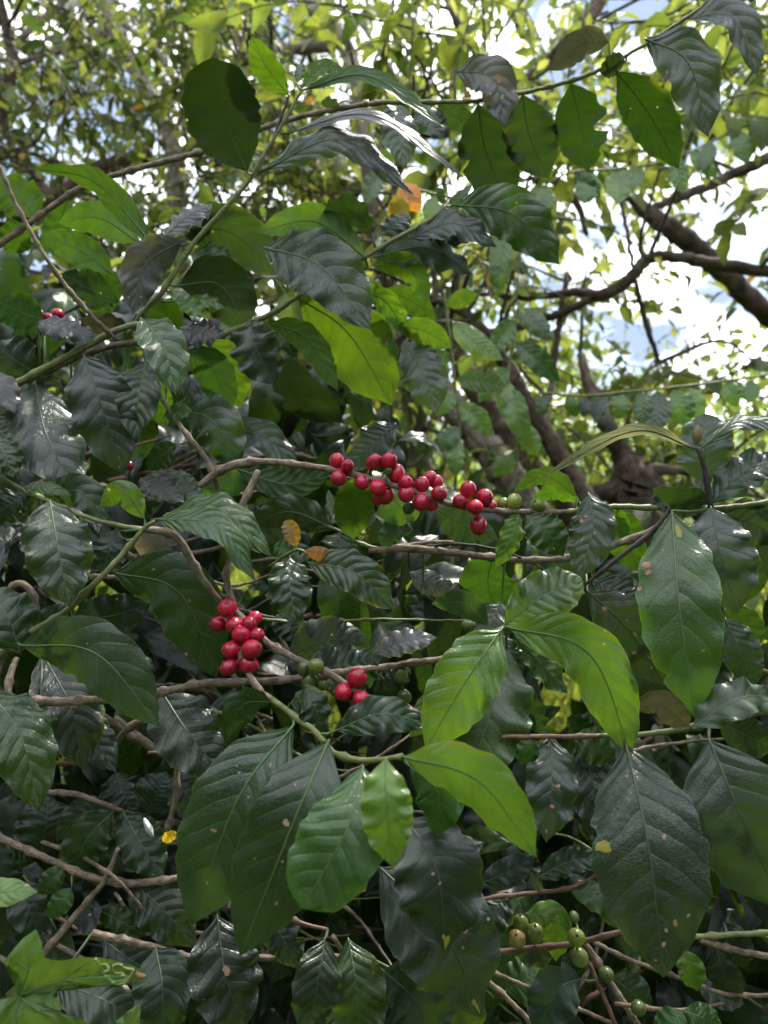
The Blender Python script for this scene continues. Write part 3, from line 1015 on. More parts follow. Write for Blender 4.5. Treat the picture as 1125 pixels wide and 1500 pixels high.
def grass():
    g = np.random.default_rng(9)
    n = 14000
    y = 2.4 + 9 * g.random(n) ** 1.3
    x = g.uniform(-.75, .75, n) * (y + 1)
    p = np.stack([x, y, .10 * np.sin(x * .7 + y * .4) + .08 * np.sin(y * 1.3)], 1)
    d_ = g.normal(size=(n, 3)) * .35 + np.array([0, 0, 1]); d_ /= np.linalg.norm(d_, axis=1)[:, None]
    l = g.uniform(.12, .42, n)
    v, f, uv = cards(p, d_, g.normal(size=(n, 3)), l, l * .09, droop=.25)
    me = fast_mesh('grass', v, f, uv, tints(n, g, lo=(.06, .10, .015), hi=(.17, .22, .03), odd=.02), M['bgleaf'])
    tag(link('grass', me), 'yellow green grass and weeds on the ground beyond the bush', 'grass', kind='stuff')


grass()

#@@WEEDS
WEEDS = True

# ------------------------------------------------------------------ shaded inside of the coffee bush
HOLES = [(815, 985, 46), (1108, 940, 42), (880, 985, 26), (640, 640, 34), (960, 640, 150), (850, 700, 60), (690, 600, 50), (1120, 850, 22), (1000, 800, 10)]


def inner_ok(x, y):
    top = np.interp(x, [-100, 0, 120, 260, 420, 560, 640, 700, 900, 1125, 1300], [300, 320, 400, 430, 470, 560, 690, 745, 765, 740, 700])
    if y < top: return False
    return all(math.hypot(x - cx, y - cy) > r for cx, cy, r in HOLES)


bush = thing('coffee_bush', 'dense dark inside of the coffee bush, glossy leaves and bare twigs behind the cherry branches', 'coffee bush', P(520, 1650, 1.35))
rb = np.random.default_rng(21)
variants = []
for k in range(5):
    t = np.linspace(0, 1, 17); pr_ = np.interp(t, PROF_V, PROF_W); pts = []
    ph = rb.random() * 6
    for i in range(17):
        for u in np.linspace(-1, 1, 9):
            a_ = abs(u); s_ = (t[i] - .13 * a_ - .07 * a_ * a_) * 8; f_ = s_ - math.floor(s_)
            z = .14 * math.sin(math.pi * t[i]) - (.25 + .1 * k / 4) * t[i] ** 2 + .08 * a_ * pr_[i] - .04 * a_ * a_ + .018 * math.sin(t[i] * 22 + ph + u * 2) * a_
            z += .010 * abs(math.sin(math.pi * f_)) * math.sin(math.pi * a_)
            pts.append((u * (.19 + .012 * k) * pr_[i] * (1 + .03 * math.sin(t[i] * 40 + ph)), t[i], z))
    variants.append(np.array(pts))
VF = [(i * 9 + k, i * 9 + k + 1, (i + 1) * 9 + k + 1, (i + 1) * 9 + k) for i in range(16) for k in range(8)]
VUV = np.array([((u + 1) / 2, tt) for tt in np.linspace(0, 1, 17) for u in np.linspace(-1, 1, 9)])
vmesh = [make_mesh('inner_leaf', v, VF, M['leaf'], VUV) for v in variants]
items = []
while len(items) < 2300:
    x, y = rb.uniform(-120, 1245), rb.uniform(290, 1650)
    if not (inner_ok(x, y) and inner_ok(x, y + 45) and inner_ok(x, y + 85)): continue
    dep = .92 + 1.35 * rb.random() ** 1.2 + (.15 if y < 700 else 0)
    p = P(x, y, dep)
    if p[2] < .1: continue
    toc = unit(CAM - p)
    dd = rb.normal(size=3) * .6 + np.array([0, 0, -.9]) + toc * .25
    nn = rb.normal(size=3) * .45 + toc * .55 + np.array([0, 0, .75])
    L = rb.uniform(.075, .15)
    r_ = rb.random()
    cc = np.array(COLS['K']) * .8 if r_ < .62 else np.array(COLS['D']) if r_ < .85 else np.array(COLS['G']) if r_ < .98 else np.array(COLS['B'])  # interior shade put into the colour: mostly darkened leaf tones
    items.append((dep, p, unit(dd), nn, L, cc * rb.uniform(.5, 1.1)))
items.sort(key=lambda s: s[0])
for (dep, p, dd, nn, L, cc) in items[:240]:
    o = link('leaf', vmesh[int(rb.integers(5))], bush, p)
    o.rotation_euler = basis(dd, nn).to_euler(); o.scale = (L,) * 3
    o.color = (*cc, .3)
J = Joined()
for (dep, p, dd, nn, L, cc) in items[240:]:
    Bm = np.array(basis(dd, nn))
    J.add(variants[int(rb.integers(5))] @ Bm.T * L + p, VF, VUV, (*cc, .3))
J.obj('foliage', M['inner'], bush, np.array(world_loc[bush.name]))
# crossing bare twigs
for k in range(150):
    while True:
        x, y = rb.uniform(-60, 1180), rb.uniform(620, 1540)
        if inner_ok(x, y): break
    if rb.random() < .4: x = rb.uniform(-40, 420)
    dep = rb.uniform(.78, 1.25)
    a_ = rb.normal() * .55 + (.35 if x < 600 else -.1)
    ln = rb.uniform(120, 360)
    pts = []
    px, py = x, y
    rpx = rb.uniform(1.6, 4.2)
    for i in range(5):
        pts.append((px, py, dep, rpx * (1.0, .95, .8, .6, .3)[i]))
        px += math.cos(a_) * ln / 4; py += math.sin(a_) * ln / 4
        a_ += rb.normal() * .22; dep += rb.normal() * .03
    if not all(inner_ok(q_[0], q_[1]) for q_ in pts): continue
    stem_obj(bush, pts, M[['twig', 'twig', 'twig', 'redtwig', 'greentwig', 'darktwig'][int(rb.integers(6))]], 'bare_twig', seed=300 + k, sides=7)

#@@CLIMBERS
GC = 'weeds and climbers behind the cherry branches'


def climber(label, mat, pts, leaves, seed):
    leaves = [lf[:6] + ({'wave': .06, **(lf[6] if len(lf) > 6 else {})},) for lf in leaves]
    return branch(label, [(mat, pts)], leaves, group=GC, seed=seed, name='climber', cat='climber')


climber('thin upright weed with soft green leaves standing above the middle of the cherry row', 'greentwig',
        [(650, 425, 1.5, 2), (660, 500, 1.5, 2), (666, 560, 1.5, 2), (673, 627, 1.5, 2), (668, 700, 1.5, 2.4), (660, 860, 1.5, 3)],
        [(662, 470, 738, 528, 38, 'B'), (664, 520, 600, 556, 34, 'B'), (667, 556, 742, 566, 36, 'G'), (670, 590, 722, 640, 34, 'B'), (673, 625, 632, 660, 32, 'G'),
         (672, 640, 668, 700, 30, 'Y'), (660, 500, 612, 478, 30, 'B'), (668, 575, 640, 610, 30, 'Y'), (655, 450, 700, 432, 28, 'B'), (672, 660, 650, 705, 24, 'W', dict(mul=.5))], 31)
climber('climber strand with heart shaped leaves hanging in a row behind the bud shoot', 'greentwig',
        [(790, 575, 1.7, 1.6), (850, 580, 1.7, 1.8), (920, 574, 1.7, 1.8), (1000, 566, 1.7, 1.8), (1080, 556, 1.7, 1.8), (1180, 540, 1.7, 1.8)],
        [(862, 582, 856, 612, 22, 'K'), (886, 578, 874, 622, 26, 'D'), (912, 576, 908, 614, 34, 'B', dict(rd=.5)), (938, 574, 940, 626, 30, 'G'), (962, 572, 958, 634, 42, 'D', dict(rd=.4)),
         (986, 570, 1004, 626, 44, 'B'), (1008, 568, 1026, 618, 30, 'Y'), (1062, 560, 1080, 596, 30, 'B'), (1100, 556, 1096, 592, 28, 'B'), (830, 580, 846, 612, 22, 'B'), (800, 577, 790, 612, 24, 'G')], 32)
climber('climber with broad bright leaves dangling beside the leaning black trunk', 'greentwig',
        [(760, 440, 1.8, 2), (752, 500, 1.8, 2), (744, 560, 1.8, 2), (760, 640, 1.8, 2), (750, 720, 1.8, 2)],
        [(745, 566, 772, 652, 40, 'B'), (748, 540, 700, 590, 36, 'B'), (754, 500, 820, 560, 38, 'G'), (756, 470, 720, 520, 36, 'B'), (758, 450, 812, 500, 34, 'G'),
         (748, 560, 735, 610, 30, 'Y'), (758, 620, 790, 670, 34, 'B'), (755, 660, 722, 700, 30, 'B')], 33)
climber('climber hung with larger mixed green and orange leaves below the top right shoot', 'greentwig',
        [(1180, 150, 1.9, 1.8), (1080, 190, 1.9, 1.8), (980, 235, 1.9, 1.8), (900, 248, 1.9, 1.8), (830, 255, 1.9, 1.8), (760, 300, 1.9, 1.8), (720, 340, 1.9, 1.8)],
        [(1078, 192, 1092, 240, 30, 'B'), (1040, 206, 1030, 250, 30, 'G'), (985, 232, 1000, 285, 30, 'B'), (940, 242, 915, 285, 34, 'B'), (905, 248, 905, 300, 44, 'B'),
         (870, 252, 855, 300, 42, 'B'), (840, 254, 880, 290, 30, 'G'), (800, 272, 800, 320, 34, 'B'), (765, 296, 790, 345, 30, 'G'), (735, 325, 722, 440, 40, 'B'),
         (728, 380, 720, 440, 22, 'O', dict(mul=.7)), (1010, 222, 1050, 262, 24, 'Y'), (1100, 182, 1128, 215, 28, 'B')], 34)
climber('climber strand with a yellow leaf and an orange leaf above the right hand shoot tip', 'greentwig',
        [(520, 200, 1.4, 1.8), (560, 250, 1.4, 1.8), (590, 270, 1.4, 1.8), (640, 285, 1.4, 1.8), (720, 300, 1.4, 1.6)],
        [(588, 268, 612, 312, 36, 'O', dict(mul=.8)), (600, 300, 566, 316, 40, 'W', dict(mul=.5, dz=-.02)), (560, 252, 535, 300, 34, 'G'), (640, 286, 630, 330, 30, 'B'),
         (545, 230, 580, 232, 28, 'B'), (680, 292, 705, 330, 30, 'G')], 35)

#@@HERO
exec_heroes = True
# A: tall shoot, upper left
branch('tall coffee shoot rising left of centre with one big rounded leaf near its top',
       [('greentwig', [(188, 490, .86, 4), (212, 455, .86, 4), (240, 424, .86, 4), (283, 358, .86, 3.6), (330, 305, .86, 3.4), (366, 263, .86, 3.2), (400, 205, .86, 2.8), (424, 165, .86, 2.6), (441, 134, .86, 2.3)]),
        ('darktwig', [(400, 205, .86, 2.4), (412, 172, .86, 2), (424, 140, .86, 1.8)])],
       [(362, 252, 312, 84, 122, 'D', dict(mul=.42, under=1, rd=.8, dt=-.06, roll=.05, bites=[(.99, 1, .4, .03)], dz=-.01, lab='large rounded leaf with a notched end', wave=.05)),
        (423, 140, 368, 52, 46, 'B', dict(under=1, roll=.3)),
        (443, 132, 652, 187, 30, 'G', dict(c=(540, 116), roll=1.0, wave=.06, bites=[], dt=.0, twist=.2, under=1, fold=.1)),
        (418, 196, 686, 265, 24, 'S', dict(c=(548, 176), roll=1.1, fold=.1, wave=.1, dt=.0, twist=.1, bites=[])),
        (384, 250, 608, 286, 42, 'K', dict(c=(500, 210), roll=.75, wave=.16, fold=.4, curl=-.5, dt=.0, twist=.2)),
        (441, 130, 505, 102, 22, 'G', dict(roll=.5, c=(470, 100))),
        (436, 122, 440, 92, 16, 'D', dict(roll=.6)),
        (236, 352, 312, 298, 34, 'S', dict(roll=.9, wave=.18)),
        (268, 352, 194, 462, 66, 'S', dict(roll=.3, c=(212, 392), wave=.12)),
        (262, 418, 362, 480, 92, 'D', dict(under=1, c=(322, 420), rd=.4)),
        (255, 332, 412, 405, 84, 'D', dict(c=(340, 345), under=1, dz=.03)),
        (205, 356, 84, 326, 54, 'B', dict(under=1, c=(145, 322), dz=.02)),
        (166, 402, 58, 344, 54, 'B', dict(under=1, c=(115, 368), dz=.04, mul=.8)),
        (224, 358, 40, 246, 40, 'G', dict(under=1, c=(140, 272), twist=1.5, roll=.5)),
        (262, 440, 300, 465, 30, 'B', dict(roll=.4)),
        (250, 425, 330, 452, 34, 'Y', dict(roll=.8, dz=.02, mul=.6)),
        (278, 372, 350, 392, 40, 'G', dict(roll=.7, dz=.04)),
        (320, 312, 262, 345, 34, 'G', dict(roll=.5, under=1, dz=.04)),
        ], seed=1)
# B: shoot running to the right at mid height
branch('coffee shoot slanting up to the right at mid height with bright backlit leaves below',
       [('greentwig', [(252, 512, .88, 4), (290, 498, .88, 4), (334, 488, .88, 4), (400, 458, .87, 3.8), (440, 432, .87, 3.6), (510, 392, .87, 3.5), (575, 353, .87, 3.2), (630, 322, .87, 2.8), (652, 303, .87, 2.2)])],
       [(537, 378, 376, 340, 54, 'B', dict(under=1, c=(462, 328), dz=-.01, lab='backlit bright green leaf with dark veins')),
        (540, 392, 425, 352, 44, 'Y', dict(under=1, c=(480, 358), dz=.02, mul=.7)),
        (664, 300, 820, 388, 82, 'G', dict(c=(752, 318), roll=.25, mul=.7, dt=.0)),
        (598, 350, 728, 362, 40, 'K', dict(c=(665, 330), roll=.8, wave=.18)),
        (545, 377, 694, 402, 52, 'D', dict(c=(625, 366), roll=.8, under=1)),
        (545, 388, 630, 441, 42, 'B', dict(under=1, c=(596, 393))),
        (386, 362, 543, 484, 104, 'D', dict(c=(470, 395), roll=.35, dz=-.02, pet=False, wave=.15)),
        (436, 436, 574, 594, 118, 'B', dict(spots=[(-.75,.62,1.8,'rust'),(.4,.8,1.2,'rust')], under=1, c=(510, 492), dz=.03, roll=-.2, mul=.72, lab='broad backlit green leaf')),
        (388, 472, 496, 574, 46, 'B', dict(under=1, c=(450, 500), roll=.3)),
        (366, 468, 402, 562, 78, 'K', dict(c=(372, 505), rd=.4, dz=-.01)),
        (515, 428, 602, 498, 36, 'B', dict(under=1, dz=.02, c=(562, 442), roll=.4)),
        (582, 476, 662, 510, 42, 'B', dict(under=1, dz=.04, mul=.8)),
        (592, 500, 640, 606, 74, 'D', dict(dz=.06)),
        (545, 340, 470, 316, 42, 'K', dict(roll=.8, wave=.18, c=(510, 308))),
        (560, 345, 600, 315, 34, 'K', dict(roll=.7, dz=.02)),
        (655, 300, 692, 270, 14, 'G', dict(roll=.5)),
        (650, 300, 640, 275, 14, 'G', dict(roll=.5)),
        (620, 330, 700, 345, 46, 'K', dict(roll=.6, dz=.03, wave=.18)),
        (470, 415, 430, 395, 60, 'D', dict(dz=.05)),
        (560, 425, 640, 470, 40, 'G', dict(under=1, dz=.08)),
        (580, 620, 505, 690, 60, 'K', dict(d=1.0)),
        ], seed=2)
# C: shoot across the top right
branch('long coffee shoot crossing to the upper right corner with dark hanging leaves',
       [('twig', [(-40, 385, 1.0, 4.5), (0, 358, 1.0, 4.5), (60, 315, 1.0, 4.3), (121, 274, 1.0, 4.2), (192, 250, 1.0, 4), (263, 231, 1.0, 4), (313, 217, 1.0, 4), (383, 188, 1.0, 3.8), (477, 163, 1.0, 3.5), (560, 150, 1.0, 3.4)]),
        ('greentwig', [(560, 150, 1.0, 3.4), (640, 150, .98, 3.2), (708, 147, .97, 3.1), (760, 137, .96, 3), (817, 124, .95, 3), (878, 103, .94, 2.8), (942, 67, .93, 2.6), (1006, 26, .92, 2.3), (1036, 2, .92, 2), (1060, -25, .92, 1.5)])],
       [(666, 104, 740, 188, 62, 'S', dict(spots=[(.2,.5,4,'rust'),(.1,.68,2.6,'tanspot')], c=(722, 118), roll=.4, mul=.6, lab='curled grey leaf with brown spots')),
        (700, 152, 748, 306, 90, 'D', dict(under=1, c=(712, 225), mul=.6)),
        (765, 138, 804, 262, 84, 'D', dict(under=1, c=(775, 200), mul=.7)),
        (836, 122, 862, 250, 84, 'G', dict(under=1, rd=.2, bites=[(.55, -1, .55, .07), (.3, -1, .15, .05), (.8, -1, .3, .05)], mul=.45, lab='dark leaf with a ragged insect hole')),
        (892, 62, 804, 104, 46, 'S', dict(c=(850, 68), roll=.4, mul=.7)),
        (916, 92, 878, 106, 34, 'K', dict(roll=.4, wave=.18)),
        (903, 104, 995, 248, 74, 'G', dict(under=1, c=(950, 170), mul=.5)),
        (944, 56, 1038, 202, 76, 'K', dict(c=(1008, 96), roll=.4, mul=.7)),
        (1006, 28, 1110, 112, 46, 'K', dict(c=(1072, 28), roll=.85, fold=.45, mul=.7)),
        (585, 152, 592, 248, 62, 'D', dict(dz=.04, roll=.3)),
        (620, 152, 650, 205, 45, 'D', dict(dz=.05, roll=.5)),
        (500, 160, 470, 150, 24, 'K', dict(roll=.6, wave=.18)),
        (640, 150, 700, 190, 40, 'D', dict(under=1, dz=.04)),
        (1034, 4, 1140, -30, 40, 'D', dict(roll=.4)),
        (1034, 4, 1010, -70, 40, 'D', dict(roll=.3)),
        (55, 318, -8, 262, 70, 'B', dict(under=1, mul=.8)),
        (40, 330, 12, 372, 50, 'G', dict(under=1)),
        (100, 290, 60, 372, 40, 'G', dict(under=1, dz=.05)),
        ], [(536, 152, 6, 'brown', 0, 'small brown unripe fruit')], seed=3)
# D: left stem
branch('pale green stem climbing from the left edge with broad slate dark leaves below it',
       [('greentwig', [(-30, 590, .8, 6), (18, 566, .8, 6), (60, 543, .8, 5.5), (117, 513, .8, 5), (178, 481, .8, 4.5), (228, 472, .8, 3)]),
        ('twig', [(40, 560, .82, 4), (90, 535, .82, 4), (150, 510, .82, 4.5), (220, 500, .82, 5), (262, 506, .84, 4)]),
        ],
       [(122, 518, 182, 697, 98, 'K', dict(c=(150, 600), roll=-.15, dz=-.03, dt=-.01, mul=.9, lab='broad slate green leaf with a small hole')),
        (52, 560, 116, 728, 104, 'K', dict(c=(68, 640), roll=.2, dz=-.01)),
        (206, 466, 257, 580, 68, 'G', dict(c=(240, 510), roll=.3, dz=-.02, fold=.35)),
        (214, 528, 197, 646, 66, 'D', dict(c=(204, 580), dz=-.01, fold=.3)),
        (268, 514, 336, 608, 62, 'G', dict(under=1, c=(312, 545))),
        (300, 492, 352, 598, 74, 'Y', dict(under=1, dz=.05, mul=.7)),
        (244, 600, 350, 690, 82, 'G', dict(c=(310, 618), mul=.7, dz=.05)),
        (105, 590, 112, 660, 60, 'K', dict(dz=.02)),
        (56, 470, 140, 492, 40, 'S', dict(roll=.8, mul=.4)),
        (190, 480, 110, 478, 34, 'S', dict(roll=.8, wave=.18, mul=.5, dz=.03)),
        (55, 548, -8, 502, 76, 'K', dict(dz=.02)),
        (66, 470, -10, 438, 60, 'G', dict(under=1, dz=.04)),
        (170, 440, 90, 400, 60, 'D', dict(under=1, dz=.08)),
        (180, 410, 130, 440, 62, 'G', dict(under=1, dz=.12)),
        (-25, 545, 22, 605, 50, 'S', dict(roll=.5, dz=-.03)),
        (-20, 610, 35, 680, 70, 'D', dict()),
        (215, 540, 245, 625, 50, 'B', dict(under=1, dz=.06)),
        (262, 480, 330, 488, 44, 'S', dict(roll=.8, wave=.18, mul=.5, dz=.02)),
        ], seed=4)
branch('thin bare brown twig slanting down from the upper left edge',
       [('twig', [(-30, 190, .76, 2.6), (0, 245, .76, 2.6), (20, 292, .76, 2.7), (46, 341, .76, 2.8), (66, 375, .76, 3), (92, 413, .77, 3), (137, 465, .78, 3.2), (172, 499, .8, 3)])], [], seed=5)
branch('bare yellowish twig hanging below the left stem beside slate leaves',
       [('greentwig', [(228, 560, .79, 2.5), (236, 580, .78, 3), (255, 612, .78, 3.3)]),
        ('twig', [(255, 612, .78, 3.3), (275, 638, .77, 3.6), (302, 673, .77, 4.2), (316, 705, .77, 4), (322, 745, .78, 4)])],
       [(240, 610, 282, 600, 28, 'G', dict(roll=.4)), (258, 650, 215, 690, 36, 'D', dict(roll=.5))], seed=6)
branch('small far coffee sprig with a knot of three red cherries at the left',
       [('darktwig', [(20, 540, 1.15, 2), (50, 500, 1.12, 2.2), (78, 470, 1.1, 2.2), (130, 440, 1.1, 2)])],
       [(110, 450, 180, 430, 50, 'G', dict(under=1, dz=.05)), (60, 490, 20, 470, 50, 'D', dict())],
       [(71, 466, 7.5), (85, 460, 8), (78, 473, 8, 'red', -.01), (58, 460, 6)], seed=7)
# F: the row of red cherries
branch('pinkish brown coffee branch bearing the long row of red cherries in the centre',
       [('twig', [(292, 712, .76, 5), (318, 692, .76, 6), (341, 682, .76, 6.5), (370, 677, .76, 6), (400, 677, .76, 5), (440, 681, .75, 4.8), (484, 688, .75, 4.6), (530, 698, .745, 4.6), (573, 710, .74, 4.6), (620, 725, .74, 4.5), (659, 738, .74, 4.4), (700, 746, .74, 4.2), (760, 749, .74, 4), (828, 750, .74, 4)]),
        ('greentwig', [(828, 750, .74, 4), (870, 745, .74, 4), (906, 742, .74, 4.4), (960, 744, .74, 4), (1020, 745, .74, 4), (1045, 744, .74, 4)])],
       [(345, 686, 490, 690, 50, 'D', dict(under=1, c=(420, 712), dz=.05)),
        (520, 696, 514, 792, 66, 'B', dict(under=1, dz=.03, mul=.6, roll=.2)),
        (624, 736, 550, 752, 56, 'B', dict(under=1, dz=.04, mul=.9)),
        (640, 745, 730, 790, 60, 'D', dict(under=1, dz=.05, mul=1.2)),
        (760, 750, 726, 832, 36, 'B', dict(c=(748, 790), roll=.5, mul=.9)),
        (770, 752, 826, 815, 60, 'G', dict(c=(800, 780), roll=.2, mul=.7)),
        (862, 722, 846, 848, 72, 'K', dict(spots=[(-.5,.35,2,'tanspot'),(-.3,.3,1.3,'tanspot'),(.1,.5,1,'tanspot'),(-.4,.6,1,'tanspot')], c=(868, 780), dz=-.03, mul=1.2, lab='dark drooping leaf speckled with pale spots')),
        (845, 728, 752, 720, 30, 'G', dict(c=(800, 700), roll=.7)),
        (850, 735, 775, 740, 26, 'B', dict(c=(810, 722), roll=.6, dz=.02)),
        (905, 745, 935, 838, 60, 'B', dict(under=1, dz=.06, mul=.8)),
        (880, 742, 920, 790, 40, 'B', dict(under=1, dz=.05)),
        (955, 742, 990, 722, 30, 'D', dict(roll=.3)),
        (1000, 742, 955, 715, 34, 'D', dict(roll=.5)),
        ],
       [(493, 675, 11), (509, 683, 10.5), (496, 700, 11), (530, 706, 10.5), (548, 677, 11.5), (570, 675, 11.5), (581, 694, 12),
        (553, 714, 11.5), (566, 726, 11, 'red', .006), (554, 729, 10, 'red', .01), (594, 707, 11.5), (595, 723, 12), (618, 710, 11.5), (630, 700, 11, 'red', .008),
        (639, 706, 10, 'red', .014), (643, 723, 12), (617, 736, 12), (632, 738, 11, 'red', .012), (674, 735, 12), (686, 717, 11.5), (710, 729, 12.5), (696, 743, 12, 'red', -.008),
        (719, 741, 10, 'red', .01), (701, 770, 13), (599, 744, 9, 'olive', .006, 'unripe dark green cherry'), (753, 735, 12, 'green', 0, 'unripe green cherry'), (789, 741, 11, 'green', .006, 'unripe green cherry'), (738, 738, 10, 'green', .02, 'unripe green cherry'), (569, 690, 6, 'olive', 0)], seed=8)
# G: cherry cluster at left and its branch
branch('forked coffee branch with the tight cluster of eleven red cherries left of centre',
       [('twig', [(378, 690, .72, 4.6), (364, 720, .71, 5), (350, 752, .7, 5), (340, 800, .69, 4.6), (332, 844, .68, 4.6), (338, 875, .68, 5), (348, 900, .68, 5), (385, 935, .67, 5), (406, 951, .67, 5.2), (440, 968, .66, 5), (484, 988, .65, 5), (538, 1022, .64, 5), (595, 1038, .64, 4.6), (650, 1062, .66, 4)]),
        ('twig', [(348, 900, .68, 4.5), (346, 930, .68, 4.5), (350, 955, .66, 5), (363, 983, .65, 5), (380, 1012, .64, 5), (400, 1026, .63, 4.8)]),
        ('greentwig', [(400, 1026, .63, 4.8), (420, 1040, .62, 4.6), (440, 1056, .61, 4.8), (460, 1070, .60, 4.6), (478, 1092, .595, 4.6), (495, 1106, .59, 4.8), (538, 1114, .58, 4.6), (590, 1108, .57, 3.5)]),
        ('twig', [(213, 775, .70, 5), (249, 781, .69, 6), (266, 796, .69, 6), (281, 822, .69, 5.5), (300, 852, .69, 5), (322, 880, .69, 4)])],
       [(430, 1062, 278, 1358, 140, 'D', dict(spots=[(-.2,.55,1.5,'tanspot'),(-.26,.55,1.2,'tanspot'),(.05,.78,1.4,'rust'),(.3,.2,1.5,'tanspot'),(-.3,.3,1,'tanspot'),(.2,.36,1,'tanspot')], dt=-.025, c=(350, 1175), dz=-.01, mul=1.6, roll=-.15, lab='very large dark green leaf with brown specks', wave=.05, bites=[(.18, 1, .12, .04)])),
        (482, 1084, 351, 1402, 140, 'D', dict(spots=[(-.15,.40,2.3,'tanspot'),(.4,.72,1.2,'rust'),(.1,.55,.9,'tanspot'),(-.35,.25,1,'tanspot')], dt=-.035, c=(435, 1200), dz=-.05, roll=-.05, mul=1.0, lab='very large grey green leaf overlapping its neighbour', wave=.05)),
        (532, 1122, 442, 1330, 136, 'G', dict(c=(510, 1215), dz=-.095, dt=-.045, roll=-.1, rd=.9, mul=1.5, bites=[], lab='glossy blunt ended green leaf', wave=.07)),
        (565, 1110, 576, 1271, 82, 'Y', dict(c=(566, 1180), dz=-.115, roll=.1, lab='small yellow green young leaf')),
        (590, 1108, 787, 1256, 86, 'Y', dict(c=(700, 1148), dz=-.08, roll=-.35, lab='long yellow green young leaf', mul=.85)),
        (600, 1122, 640, 1226, 78, 'G', dict(c=(640, 1160), dz=-.01, roll=-.3, mul=1.1)),
        (592, 1196, 652, 1396, 140, 'K', dict(spots=[(.15,.93,6,'yellowspot'),(.0,.9,3,'rust'),(-.1,.45,1.2,'tanspot'),(.0,.52,1.1,'tanspot')], c=(640, 1280), dz=.01, roll=.1, mul=1.1, pet=False, bites=[(.93, -1, .5, .04)], lab='slate leaf with a yellow rotted tip')),
        (556, 1270, 706, 1492, 165, 'K', dict(spots=[(.35,.55,1.8,'rust'),(0,.93,6,'yellowspot'),(-.1,.9,2.5,'rust')], c=(650, 1370), dz=.05, roll=.1, mul=1.2, pet=False, lab='wide slate leaf with a torn tip', bites=[(.9, 1, .4, .05), (.8, -1, .3, .04)])),
        (492, 1070, 628, 1062, 58, 'D', dict(c=(560, 1048), roll=.3, dz=.0)),
        (424, 1030, 474, 1072, 54, 'D', dict(c=(455, 1030), roll=.3)),
        (398, 1028, 330, 1090, 50, 'D', dict(c=(355, 1035), roll=.5, dz=.0)),
        (650, 1062, 690, 1110, 40, 'D', dict(dz=.03)),
        ],
       [(333, 890, 13), (320, 914, 12.5), (343, 916, 13, 'red', -.004), (365, 914, 11.5), (373, 905, 10.5, 'red', .006), (354, 929, 13.5, 'red', -.008), (376, 930, 12), (338, 952, 13),
        (369, 951, 13.5, 'red', -.004), (335, 978, 13), (364, 974, 14, 'red', .006), (347, 945, 10, 'red', .012), (350, 970, 10, 'red', .014),
        (523, 993, 13.5), (503, 1014, 13.5), (529, 1024, 13.5),
        (463, 975, 11.5, 'green', 0, 'unripe green cherry'), (444, 979, 10, 'olive', .005, 'unripe green cherry'), (454, 999, 12, 'olive', 0, 'unripe green cherry'), (474, 1002, 10, 'olive', .004, 'unripe green cherry'), (460, 990, 8, 'olive', .01)], seed=9)
# I: long horizontal branch
branch('long bare brown coffee branch running level from the left edge behind light green leaves',
       [('twig', [(-40, 1022, .74, 7.5), (0, 1026, .73, 7.5), (60, 1028, .73, 7), (124, 1026, .72, 6.5), (180, 1022, .72, 6), (228, 1015, .72, 6), (265, 1008, .71, 5.5), (302, 1001, .71, 6), (400, 997, .70, 5.5), (484, 986, .70, 5), (573, 976, .70, 5), (640, 966, .71, 4.5), (720, 955, .72, 4)])],
       [(62, 958, 122, 1128, 96, 'K', dict(dz=.05, roll=.2, mul=.7)),
        (236, 1012, 330, 1140, 104, 'K', dict(dz=.03, c=(275, 1075), roll=.1, mul=.9)),
        (120, 1030, 170, 1130, 60, 'K', dict(dz=.08)),
        (548, 956, 640, 934, 40, 'S', dict(c=(595, 940), roll=.5, wave=.18, mul=1.3, lab='torn grey leaf')),
        (420, 962, 540, 936, 80, 'K', dict(dz=.06, roll=.1)),
        (440, 985, 555, 960, 70, 'K', dict(dz=.04, roll=.1, mul=1.2)),
        (540, 1010, 552, 940, 22, 'D', dict(roll=.7)),
        (600, 975, 560, 1010, 34, 'D', dict(dz=.02)),
        ], [(586, 988, 12, 'olive', .01, 'unripe dark green cherry'), (592, 1021, 10, 'olive', .01, 'unripe dark green cherry')], seed=10)
